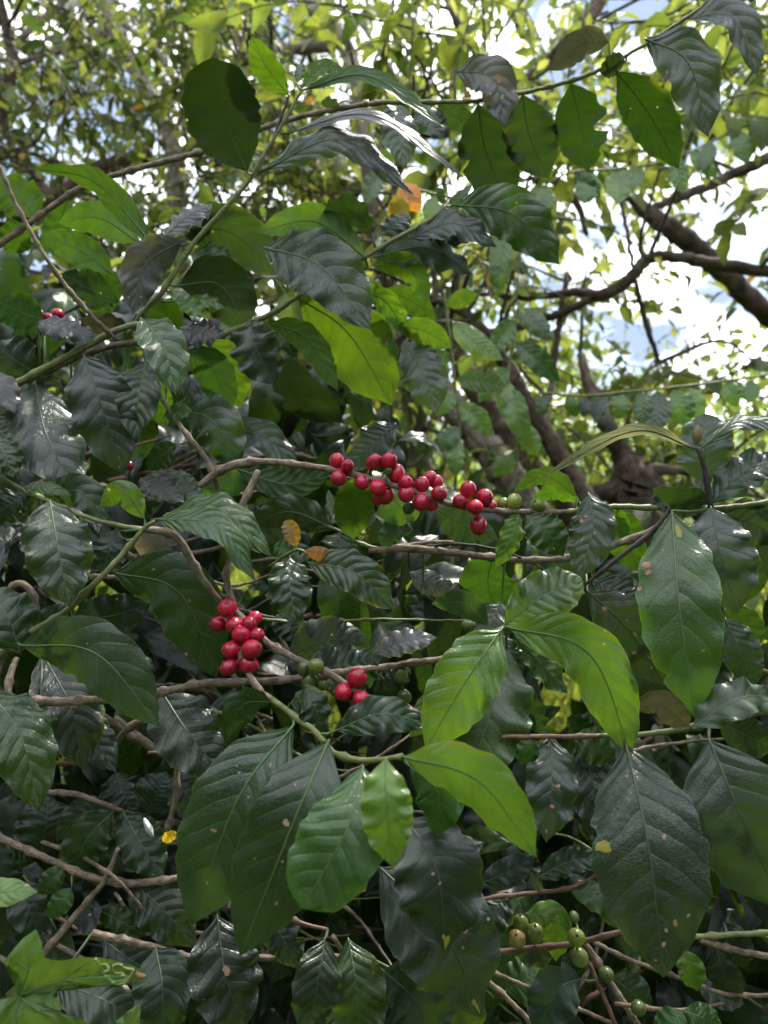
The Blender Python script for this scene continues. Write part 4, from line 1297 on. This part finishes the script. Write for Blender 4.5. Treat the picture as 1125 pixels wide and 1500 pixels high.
# J: second level branch
branch('rough brown coffee branch just under the cherry row, leafless along its middle',
       [('twig', [(540, 806, .8, 4), (559, 806, .8, 5), (591, 803, .8, 6), (637, 807, .8, 5.5), (698, 814, .79, 5), (760, 820, .79, 4.8), (828, 818, .79, 4.6), (885, 803, .78, 5), (935, 786, .78, 5.5), (967, 771, .77, 5), (985, 760, .77, 4)]),
        ('greentwig', [(445, 762, .8, 1.6), (491, 775, .8, 2), (525, 795, .8, 2.4), (557, 805, .8, 3)]),
        ('twig', [(559, 806, .82, 3), (600, 798, .83, 3), (660, 794, .83, 2.5), (690, 800, .82, 2)])],
       [(492, 776, 364, 770, 54, 'D', dict(c=(425, 752), roll=.2)),
        (498, 778, 478, 835, 62, 'D', dict(roll=.1, c=(495, 805))),
        (558, 803, 606, 776, 38, 'D', dict(roll=.3, c=(580, 775))),
        (722, 815, 736, 910, 92, 'G', dict(under=1, dz=.03, c=(715, 860))),
        (800, 820, 860, 860, 40, 'D', dict(dz=.05)),
        (860, 865, 976, 1006, 88, 'K', dict(spots=[(-.1,.2,2.6,'rust'),(.1,.5,2,'tanspot'),(-.3,.62,2,'rust'),(.1,.72,1.5,'tanspot'),(.25,.62,1.4,'tanspot'),(-.1,.8,1.4,'tanspot'),(.2,.38,1,'tanspot')], c=(915, 920), roll=-.1, d=.72, mul=1.2, lab='slate leaf peppered with pale pink spots')),
        (870, 850, 965, 905, 60, 'K', dict(d=.78, roll=.3)),
        (600, 838, 664, 868, 40, 'S', dict(d=.85, roll=.3)),
        (620, 860, 700, 880, 46, 'D', dict(d=.85, roll=.3)),
        (715, 916, 632, 884, 42, 'D', dict(c=(680, 886), d=.68, roll=.3, mul=1.4)),
        (735, 880, 690, 960, 70, 'D', dict(d=.8)),
        ], [(558, 853, 8, 'red', .1), (557, 865, 7, 'red', .1), (686, 915, 10, 'olive', -.07)], seed=11)
branch('thin blackish dead twig crossing in front of the big veined leaf on the right',
       [('darktwig', [(1000, 700, .69, 2), (992, 727, .69, 3), (982, 745, .69, 3), (967, 766, .69, 3.5), (942, 790, .69, 3.5), (917, 809, .69, 3.5), (888, 832, .69, 3), (856, 857, .69, 2)])],
       [], seed=12)
# P: small sprig
branch('small coffee sprig in the centre with two browned leaves beside glossy green ones',
       [('greentwig', [(395, 830, .74, 1.8), (415, 815, .73, 2), (436, 805, .72, 2), (452, 812, .72, 1.8)])],
       [(424, 814, 432, 910, 70, 'D', dict(c=(425, 860), roll=.1, fold=.3, rd=.3)),
        (450, 824, 578, 894, 66, 'D', dict(c=(520, 842), roll=.25, fold=.3)),
        (434, 802, 419, 762, 27, 'R', dict(roll=.1, fold=.4, rd=.5, lab='small curled brown leaf')),
        (446, 806, 492, 820, 24, 'O', dict(roll=.2, rd=.4, mul=.45, lab='small orange brown leaf')),
        (440, 812, 400, 800, 40, 'G', dict(dz=.03)),
        (405, 900, 440, 940, 50, 'K', dict(d=.8)),
        ], seed=13)
# K: bud shoot on the right
branch('upright dark shoot under a reddish bud between two long spreading leaves',
       [('darktwig', [(1041, 746, .66, 4.5), (1038, 720, .66, 4), (1034, 694, .66, 4), (1028, 672, .66, 3.5), (1022, 656, .66, 3)]),
        ('greentwig', [(1041, 746, .68, 4), (1080, 742, .69, 4), (1130, 735, .7, 4)])],
       [(1020, 658, 790, 702, 22, (.10, .10, .115), dict(c=(925, 637), roll=.95, fold=.05, wave=.08, mul=1.7, dt=.01, twist=.1, bites=[], lab='long lilac grey leaf seen nearly edge on')),  # lilac grey base stands in for sky sheen on this leaf
        (1024, 658, 1180, 640, 28, 'D', dict(c=(1090, 618), roll=1.0, fold=.05)),
        (1032, 712, 1030, 606, 86, 'K', dict(dz=.03, rd=.4, roll=.1, mul=1.5)),
        (1040, 738, 1150, 672, 60, 'K', dict(c=(1095, 690), roll=.5, mul=1.3)),
        (1041, 742, 1080, 900, 108, 'K', dict(c=(1055, 815), dz=-.03, roll=.1, mul=1.35, lab='smooth blue grey drooping leaf')),
        (984, 748, 1019, 1054, 124, 'G', dict(spots=[(-.78,.29,3.6,'rust'),(-.72,.33,2.4,'rust'),(-.93,.40,2.2,'rust'),(.28,.12,6,'yellowspot'),(.25,.13,2.6,'rust'),(-.35,.22,1,'tanspot'),(.5,.7,1,'tanspot')], c=(994, 890), dz=-.02, roll=-.1, pet=True, lab='very large veined green leaf with rust spots at its edge', mul=1.05, wave=.08)),
        (1038, 735, 960, 720, 40, 'D', dict(roll=.5)),
        (1045, 748, 1150, 790, 70, 'D', dict(roll=.2, dz=.03)),
        (1060, 745, 1150, 850, 60, 'K', dict(dz=.04)),
        (1066, 890, 1108, 950, 56, 'G', dict(d=.74, under=1)),
        (1062, 905, 1106, 1008, 62, 'K', dict(d=.70, mul=1.2)),
        (1036, 705, 1000, 760, 40, 'D', dict(dz=.02)),
        ], seed=14)
# bud
bud_c = P(1021, 640, .66)
bd = thing('flower_bud', 'small brownish green pointed bud on the tip of the upright dark shoot', 'bud', P(1022, 655, .66))
for k in range(3):
    V = []
    a0 = k * 2.1
    nrow = 7
    for i in range(nrow):
        t = i / (nrow - 1)
        for j in range(4):
            a_ = a0 + (j - 1.5) * .75
            rr = .0042 * math.sin(math.pi * (t * .86 + .10)) * (1 + .12 * (j in (0, 3)))
            V.append(np.array([rr * math.cos(a_), rr * math.sin(a_), -.007 + t * .018]))
    Fc = [(i * 4 + j, i * 4 + j + 1, (i + 1) * 4 + j + 1, (i + 1) * 4 + j) for i in range(nrow - 1) for j in range(3)]
    link('bud_scale', make_mesh('bud_scale', V, Fc, plain('bud_skin', (.17, .13, .05), .5, .5, 300, .0004)), bd, bud_c)

# L: light green whorl
branch('pair of large light green glossy leaves spreading from one node in front, right of centre',
       [('greentwig', [(856, 868, .66, 2.6), (820, 880, .66, 2.6), (780, 900, .65, 2.8), (742, 918, .64, 3.4), (728, 922, .64, 2.5)])],
       [(738, 916, 852, 846, 84, 'B', dict(c=(790, 880), rd=.6, roll=.15, dt=.01, mul=.8, lab='short rounded bright green leaf')),
        (736, 920, 622, 1098, 104, 'Y', dict(c=(690, 990), dz=-.02, roll=.1, lab='light green glossy leaf drooping to the left', mul=.95, wave=.12)),
        (742, 918, 926, 1110, 92, 'Y', dict(c=(862, 962), dz=-.02, roll=-.2, lab='light green glossy leaf drooping to the right', mul=.75, wave=.14)),
        (742, 950, 682, 1150, 128, 'G', dict(c=(718, 1050), dz=.03, roll=.1, rd=.3, mul=.95)),
        (752, 930, 832, 1016, 46, 'G', dict(under=1, dz=.04, roll=.7)),
        (735, 930, 760, 1000, 40, 'D', dict(dz=.05)),
        (670, 1000, 600, 1080, 50, 'G', dict(dz=.02)),
        ], [], seed=15)
# O: left stem with big leaves
branch('green coffee stem rising from the lower left edge with three broad leaves in front',
       [('greentwig', [(-30, 985, .66, 5.5), (0, 962, .66, 5.5), (32, 933, .66, 5), (89, 901, .66, 4.8), (153, 841, .66, 4.5), (190, 800, .67, 4), (213, 773, .67, 3.6), (228, 763, .67, 3)])],
       [(30, 945, 235, 1066, 100, 'D', dict(c=(140, 962), dz=-.03, roll=-.2, lab='broad dark leaf hanging over the level brown branch', mul=1.1, wave=.05)),
        (73, 732, 102, 890, 102, 'D', dict(c=(85, 805), dz=.0, roll=.1, pet=False, mul=.95)),
        (164, 838, 318, 994, 108, 'G', dict(spots=[(.1,.5,1.4,'rust'),(.35,.25,1.3,'tanspot')], c=(262, 872), dz=.05, dt=0.01, bulge=-.01, roll=-.15, mul=.8, lab='wide green leaf beside the red cherry cluster')),
        (104, 905, 222, 884, 70, 'K', dict(c=(160, 905), dz=.04)),
        (40, 940, 105, 885, 50, 'D', dict(dz=.03)),
        (30, 958, -20, 860, 90, 'D', dict(dz=-.01)),
        (168, 776, 148, 842, 56, 'K', dict(dz=.05, mul=1.4)),
        (228, 760, 376, 854, 46, 'G', dict(c=(320, 775), roll=.7, wave=.18, mul=1.3)),
        (245, 752, 398, 815, 56, 'G', dict(c=(325, 752), roll=.5, wave=.18, dz=.03, mul=1.4)),
        (-20, 1010, 58, 1190, 92, 'G', dict(c=(30, 1080), dz=-.04, mul=.9)),
        (196, 800, 250, 800, 60, 'S', dict(dz=.06, mul=2.2)),
        ], seed=16)
branch('green side stem with leaves entering from the left edge halfway down',
       [('greentwig', [(-30, 680, .74, 3), (0, 698, .74, 3), (30, 716, .74, 3.2), (70, 734, .73, 3.2), (100, 747, .72, 3.2), (156, 766, .71, 3.6), (213, 777, .70, 4)])],
       [(40, 722, -20, 762, 56, 'K', dict()),
        (66, 728, 158, 766, 56, 'D', dict(c=(118, 722), dz=.02)),
        (212, 760, 146, 742, 40, 'B', dict(c=(180, 722), mul=.8)),
        (30, 715, 106, 726, 20, 'G', dict(roll=.6)),
        (-10, 640, 20, 700, 50, 'D', dict()),
        (60, 740, 36, 800, 22, 'B', dict(under=1)),
        (225, 690, 300, 740, 60, 'D', dict(d=.82, roll=.3)),
        (300, 715, 370, 700, 44, 'G', dict(d=.82, under=1)),
        (205, 700, 270, 735, 44, 'S', dict(d=.8, roll=.5)),
        (240, 705, 315, 725, 30, 'B', dict(d=.84, under=1)),
        (300, 640, 440, 690, 50, 'K', dict(d=.9, roll=.4, c=(380, 640), wave=.18)),
        ], [(189, 682, 7, 'red', .1)], seed=17)
# R: lower right
branch('yellowish stem crossing low on the right above two very large slate leaves',
       [('redtwig', [(735, 1080, .62, 3), (752, 1079, .62, 3.4), (832, 1079, .62, 3.6), (880, 1078, .61, 3.6)]),
        ('greentwig', [(880, 1078, .61, 3.6), (938, 1076, .61, 3.8), (1009, 1066, .60, 5), (1066, 1052, .60, 5), (1125, 1040, .60, 5), (1180, 1030, .60, 5)])],
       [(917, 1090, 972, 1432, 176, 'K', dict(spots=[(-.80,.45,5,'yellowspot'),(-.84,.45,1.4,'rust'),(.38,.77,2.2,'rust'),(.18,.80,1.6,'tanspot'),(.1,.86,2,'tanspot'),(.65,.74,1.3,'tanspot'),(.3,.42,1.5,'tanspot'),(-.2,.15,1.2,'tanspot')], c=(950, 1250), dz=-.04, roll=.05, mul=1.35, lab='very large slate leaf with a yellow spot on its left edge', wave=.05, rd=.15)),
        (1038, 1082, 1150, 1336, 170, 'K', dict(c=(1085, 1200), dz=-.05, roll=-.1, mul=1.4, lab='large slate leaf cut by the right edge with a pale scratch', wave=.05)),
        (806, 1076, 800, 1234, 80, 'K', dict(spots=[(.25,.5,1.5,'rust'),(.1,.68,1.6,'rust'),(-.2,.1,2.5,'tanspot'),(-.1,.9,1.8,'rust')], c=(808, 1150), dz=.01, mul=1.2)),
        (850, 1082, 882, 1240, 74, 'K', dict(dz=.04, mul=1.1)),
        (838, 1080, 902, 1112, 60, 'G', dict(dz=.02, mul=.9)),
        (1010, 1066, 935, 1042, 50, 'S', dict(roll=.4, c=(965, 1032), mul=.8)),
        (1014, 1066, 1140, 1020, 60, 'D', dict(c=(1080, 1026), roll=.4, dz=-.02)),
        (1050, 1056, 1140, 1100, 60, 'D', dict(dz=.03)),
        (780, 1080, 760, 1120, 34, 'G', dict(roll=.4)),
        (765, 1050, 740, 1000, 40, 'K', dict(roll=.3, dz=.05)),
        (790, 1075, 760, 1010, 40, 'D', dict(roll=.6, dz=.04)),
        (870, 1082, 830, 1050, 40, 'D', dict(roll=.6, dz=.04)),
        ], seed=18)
branch('red brown twig low on the right carrying green cherries and a yellow green leaf',
       [('redtwig', [(690, 1402, .68, 4), (725, 1396, .68, 4), (760, 1391, .68, 4.2), (842, 1381, .67, 4), (917, 1363, .66, 4), (1000, 1340, .66, 3.4)]),
        ('greentwig', [(1000, 1372, .7, 3), (1034, 1371, .7, 4), (1125, 1366, .7, 4), (1170, 1366, .7, 4)])],
       [(768, 1338, 814, 1408, 54, 'Y', dict(c=(810, 1350), dz=.02, mul=.9, roll=.1)),
        (1000, 1390, 1022, 1452, 42, 'B', dict(dz=0)),
        (1060, 1350, 1090, 1420, 50, 'K', dict(dz=.02)),
        (1050, 1390, 1080, 1470, 50, 'K', dict(dz=.04)),
        ],
       [(763, 1352, 11.5, 'green', .008, 'unripe green cherry'), (784, 1366, 13.5, 'green', 0, 'unripe green cherry'), (757, 1375, 13, 'brown', -.006, 'tan blemished unripe cherry'), (844, 1373, 13, 'green', -.006, 'unripe green cherry'), (849, 1402, 14, 'green', 0, 'unripe green cherry'),
        (718, 1400, 11, 'green', 0, 'unripe green cherry'), (841, 1343, 8, 'olive', .02, 'unripe green cherry')], seed=19)
branch('thin reddish twig with two small leaves left of the biggest slate leaf',
       [('redtwig', [(690, 1322, .64, 2.4), (725, 1314, .64, 3), (780, 1308, .64, 3), (825, 1303, .63, 3), (860, 1290, .63, 3), (886, 1272, .62, 2.4)])],
       [(786, 1286, 888, 1258, 42, 'D', dict(c=(840, 1262), roll=.2, mul=1.3)),
        (834, 1304, 918, 1362, 44, 'G', dict(c=(880, 1318), roll=.4)),
        (700, 1296, 786, 1252, 44, 'K', dict(dz=.04, mul=1.3)),
        (740, 1310, 700, 1370, 60, 'K', dict(dz=.05, mul=1.3)),
        (760, 1322, 800, 1420, 70, 'K', dict(dz=.09, mul=1.3)),
        ], seed=20)
branch('bare pale twigs fanning down at the bottom right below the green cherries',
       [('twig', [(850, 1375, .7, 4), (870, 1400, .7, 5), (890, 1435, .69, 5), (915, 1470, .68, 5), (945, 1520, .67, 5)]),
        ('redtwig', [(855, 1395, .69, 3), (880, 1450, .68, 3.4), (905, 1510, .67, 3.4)]),
        ('twig', [(870, 1380, .72, 3.4), (920, 1405, .72, 3.4), (990, 1430, .72, 3), (1060, 1455, .72, 3), (1140, 1458, .72, 3)]),
        ('redtwig', [(900, 1470, .66, 3), (960, 1478, .66, 3.6), (1000, 1480, .66, 3.4), (1060, 1470, .68, 2)]),
        ('twig', [(1025, 1376, .7, 5), (1070, 1390, .7, 4.6), (1125, 1401, .7, 4.6), (1180, 1410, .7, 4)]),
        ('twig', [(700, 1425, .74, 4), (740, 1460, .73, 4), (790, 1510, .72, 4)]),
        ('twig', [(690, 1410, .76, 3), (760, 1440, .75, 3), (830, 1470, .75, 3), (900, 1500, .74, 3)])],
       [(851, 1434, 782, 1512, 76, 'K', dict(c=(820, 1450), roll=.1, mul=1.6, dz=-.02, lab='crinkled slate leaf')),
        (895, 1430, 955, 1480, 56, 'D', dict(dz=.03)),
        (1000, 1480, 960, 1520, 50, 'G', dict(dz=-.01)),
        (1000, 1480, 1060, 1505, 44, 'G', dict(dz=-.01)),
        (740, 1450, 800, 1420, 70, 'G', dict(dz=.05)),
        (1020, 1440, 1090, 1470, 40, 'S', dict(dz=.05)),
        ], [(888, 1427, 11.5, 'olive', -.004, 'unripe dark green cherry'), (935, 1476, 11, 'olive', .004, 'unripe dark green cherry')], seed=21)
# bottom left
branch('bare brown branch entering low at the left edge with small leaves over its tip',
       [('twig', [(-40, 1208, .78, 5.5), (0, 1227, .78, 5.5), (50, 1249, .77, 5), (95, 1269, .77, 5), (135, 1285, .76, 5), (192, 1294, .76, 5.5), (256, 1287, .76, 5), (300, 1280, .76, 4)]),
        ('twig', [(50, 1415, .74, 5), (62, 1400, .74, 5), (107, 1345, .75, 5), (135, 1312, .75, 4), (153, 1290, .75, 4), (174, 1242, .76, 3)]),
        ('twig', [(53, 1159, .8, 3), (85, 1161, .8, 4), (114, 1164, .8, 4.4), (145, 1175, .8, 3.6), (180, 1188, .8, 3)])],
       [(168, 1186, 104, 1292, 66, 'D', dict(c=(128, 1232), roll=.1, mul=1.2)),
        (168, 1184, 82, 1232, 50, 'D', dict(c=(120, 1195), dz=.02)),
        (182, 1192, 240, 1284, 72, 'D', dict(c=(208, 1240), dz=-.01, lab='small dark leaf with a white bird dropping')),
        (214, 1192, 244, 1130, 72, 'K', dict(dz=.02, mul=1.5)),
        (190, 1290, 284, 1388, 80, 'D', dict(c=(240, 1335), dz=.01, mul=.9)),
        (262, 1222, 238, 1232, 18, 'W', dict(roll=.1, dz=-.02, rd=.6, lab='small yellow leaf')),
        (95, 1268, 55, 1310, 34, 'G', dict(mul=.9)),
        (60, 1255, 70, 1165, 90, 'K', dict(dz=.06)),
        (0, 1235, -10, 1330, 80, 'K', dict(dz=.03)),
        (30, 1290, 60, 1370, 60, 'K', dict(dz=.05, mul=1.2)),
        (110, 1345, 150, 1330, 50, 'S', dict(dz=.02, roll=.5)),
        (140, 1330, 215, 1372, 40, 'G', dict(dz=.03, mul=.8)),
        (105, 1300, 70, 1345, 36, 'G', dict(dz=-.01, mul=1.2)),
        (20, 1290, 5, 1380, 80, 'K', dict(dz=.05)),
        ], seed=22)
branch('level brown branch near the bottom with near black leaves hanging below it',
       [('twig', [(136, 1366, .68, 5), (180, 1377, .68, 5.5), (228, 1388, .68, 5), (277, 1402, .68, 4.6), (340, 1404, .68, 4.6), (440, 1402, .68, 5), (540, 1402, .68, 4)]),
        ('twig', [(284, 1425, .66, 4), (268, 1452, .65, 4), (248, 1505, .64, 4)]),
        ('twig', [(286, 1425, .66, 3), (300, 1465, .65, 4), (325, 1510, .64, 4)]),
        ('redtwig', [(395, 1325, .66, 3), (425, 1345, .66, 4), (450, 1355, .66, 3), (480, 1362, .66, 3)])],
       [(318, 1340, 358, 1512, 112, 'K', dict(spots=[(.05,.45,3.4,'tanspot')], c=(330, 1430), dz=-.01, mul=.8)),
        (228, 1386, 236, 1530, 88, 'K', dict(c=(238, 1450), dz=-.01, mul=.9)),
        (476, 1374, 452, 1520, 76, 'K', dict(c=(466, 1440), dz=-.03, mul=1.1)),
        (510, 1374, 528, 1545, 94, 'G', dict(c=(522, 1450), dz=-.04, mul=.85, lab='green leaf with a yellowing left side')),
        (560, 1420, 640, 1530, 110, 'D', dict(c=(610, 1470), dz=-.01, mul=1.2)),
        (640, 1450, 700, 1520, 80, 'B', dict(dz=0, mul=.8)),
        (80, 1440, 210, 1500, 76, 'K', dict(dz=-.02, mul=1.2)),
        (385, 1330, 440, 1420, 60, 'K', dict(dz=.03)),
        (420, 1360, 400, 1440, 60, 'K', dict(dz=.05)),
        (150, 1375, 250, 1440, 60, 'K', dict(dz=.04)),
        ], seed=23)
branch('crooked brown twigs tangled below the level branch at the left',
       [('twig', [(150, 1120, .82, 4), (180, 1075, .8, 5), (210, 1055, .78, 5), (232, 1062, .76, 4.5), (250, 1085, .75, 4.2), (260, 1120, .74, 4), (256, 1171, .73, 4), (245, 1216, .73, 4)]),
        ('twig', [(140, 1040, .8, 5), (180, 1070, .82, 5), (220, 1095, .85, 5), (260, 1120, .88, 4)]),
        ('twig', [(10, 1035, .76, 5), (15, 990, .78, 5), (25, 965, .8, 4)]),
        ('twig', [(0, 890, .85, 4), (25, 855, .85, 5), (48, 870, .85, 5), (58, 905, .85, 3)]),
        ('twig', [(170, 1050, .88, 3), (215, 1085, .86, 3.4), (290, 1130, .88, 3)])],
       [(170, 1130, 200, 1200, 70, 'K', dict(dz=.05)), (255, 1130, 300, 1200, 60, 'K', dict(dz=.05))], seed=24)

#@@LOBED
# lobed climber leaf at the bottom left
g0 = (27, 1459)
gl = thing('climber_leaf', 'light green deeply lobed climber leaf with a pale insect trail in the bottom left corner', 'leaf', P(*g0, .50))


def lobed(outline, d_at, name, col, veins, parent):
    cx, cy = g0
    base = P(cx, cy, .50)
    pts = [np.array(q, float) for q in outline]
    dense = []
    for i in range(len(pts)):
        a_, b_ = pts[i], pts[(i + 1) % len(pts)]
        n = max(1, int(np.linalg.norm(b_ - a_) / 9))
        for k in range(n):
            dense.append(a_ + (b_ - a_) * k / n)
    V, UV, Fc = [], [], []
    rings = 7
    n = len(dense)
    for j in range(rings + 1):
        s = j / rings
        for q in dense:
            x = cx + (q[0] - cx) * s; y = cy + (q[1] - cy) * s
            V.append(P(x, y, d_at(x, y, s)) - base); UV.append((.5 + .4 * s, .5))
    for j in range(rings):
        for i in range(n):
            i2 = (i + 1) % n
            Fc.append((j * n + i, j * n + i2, (j + 1) * n + i2, (j + 1) * n + i))
    o = link(name, make_mesh(name, V, Fc, M['gourd'], UV), parent, base)
    o.color = (*col, 1)
    for vn in veins:
        path = catmull([P(x, y, d_at(x, y, .5) - .0006) for x, y in vn], 14)
        tube_obj('vein', path, np.linspace(.0008, .00025, 14), M['rib'], o, 5)
    return o


def dg(x, y, s):
    return .50 + .004 * math.sin(x * .05) + .003 * math.sin(y * .07 + 1) + .00008 * (x - 27) - .00003 * (y - 1459) + .0015 * math.sin(x * .21 + y * .13)


outl = [(53, 1361), (61, 1378), (64, 1402), (76, 1406), (90, 1407), (118, 1402), (152, 1403), (190, 1412), (212, 1422), (216, 1431), (198, 1438), (170, 1443), (140, 1444),
        (112, 1441), (90, 1445), (78, 1456), (80, 1476), (96, 1486), (118, 1492), (140, 1505), (150, 1540), (60, 1560), (-30, 1560), (-60, 1500), (-40, 1468), (0, 1464), (14, 1468), (26, 1461), (30, 1450), (36, 1440), (24, 1424), (6, 1408),
        (20, 1390), (34, 1374)]
lf = lobed(outl, dg, 'leaf_blade', (.085, .160, .030),
           [[(27, 1459), (90, 1437), (205, 1428)], [(27, 1459), (42, 1420), (52, 1368)], [(27, 1459), (70, 1490), (130, 1530)], [(27, 1459), (24, 1500), (40, 1550)],
            [(27, 1459), (-10, 1490), (-40, 1510)], [(42, 1420), (28, 1412), (12, 1408)], [(90, 1437), (110, 1422), (135, 1406)], [(120, 1433), (150, 1426), (170, 1410)],
            [(95, 1437), (110, 1440), (130, 1443)], [(60, 1478), (80, 1480), (95, 1488)]], gl)
trail = [(140, 1404), (146, 1412), (155, 1412), (160, 1420), (152, 1424), (158, 1432), (170, 1436), (185, 1434), (180, 1426), (168, 1424), (166, 1414), (176, 1412), (186, 1418), (196, 1420), (192, 1428), (184, 1438), (172, 1441), (160, 1436)]
tube_obj('insect_trail', catmull([P(x, y, dg(x, y, 1) - .0004) for x, y in trail], 90), [.0008] * 90, M['trail'], lf, 5)
tube_obj('insect_trail', catmull([P(x, y, dg(x, y, 1) - .0004) for x, y in [(155, 1430), (168, 1430), (182, 1429), (196, 1431)]], 20), [.0008] * 20, M['trail'], lf, 5)
tube_obj('withered_tip', catmull([P(x, y, dg(x, y, 1) - .0003) for x, y in [(198, 1424), (206, 1427), (214, 1430)]], 8), np.array([.6, 1.8, 2.4, 2.6, 2.4, 2, 1.6, .5]) * .001, M['rust'], lf, 7)
# two further climber lobes
for (lab_, b_, t_, w_, d__) in (('pointed light green climber leaf poking in at the left edge above the lobed leaf', (-60, 1330), (56, 1306), 46, .55),
                                ('light green climber leaf tip rising at the bottom edge beside the lobed leaf', (150, 1560), (206, 1470), 44, .52)):
    t0 = thing('climber_leaf', lab_, 'leaf', P(*b_, d__))
    hero_leaf(t0, None, *b_, *t_, w_, (.085, .160, .030), d=d__, dt=0, roll=.3, name='leaf_blade')

# white bird dropping on the small leaf
V = []; Fc = []
bc = P(217, 1212, .735)
jr = random.Random(4)
v_, f_, u_ = tube_data([P(211, 1198, .735), P(214, 1206, .733), P(219, 1214, .732), P(224, 1226, .732)], [.0010, .0026, .0030, .0012], 12, 1.0, 3)
dp = link('bird_dropping', make_mesh('bird_dropping', np.asarray(v_) - bc, f_, plain('white_dropping', (.55, .56, .56), .5, .4, 400, .001), u_), None, bc)
tag(dp, 'white bird dropping on a small dark leaf at the lower left', 'bird dropping')
print('leaves', LEAFN[0], 'objects', len(bpy.data.objects))
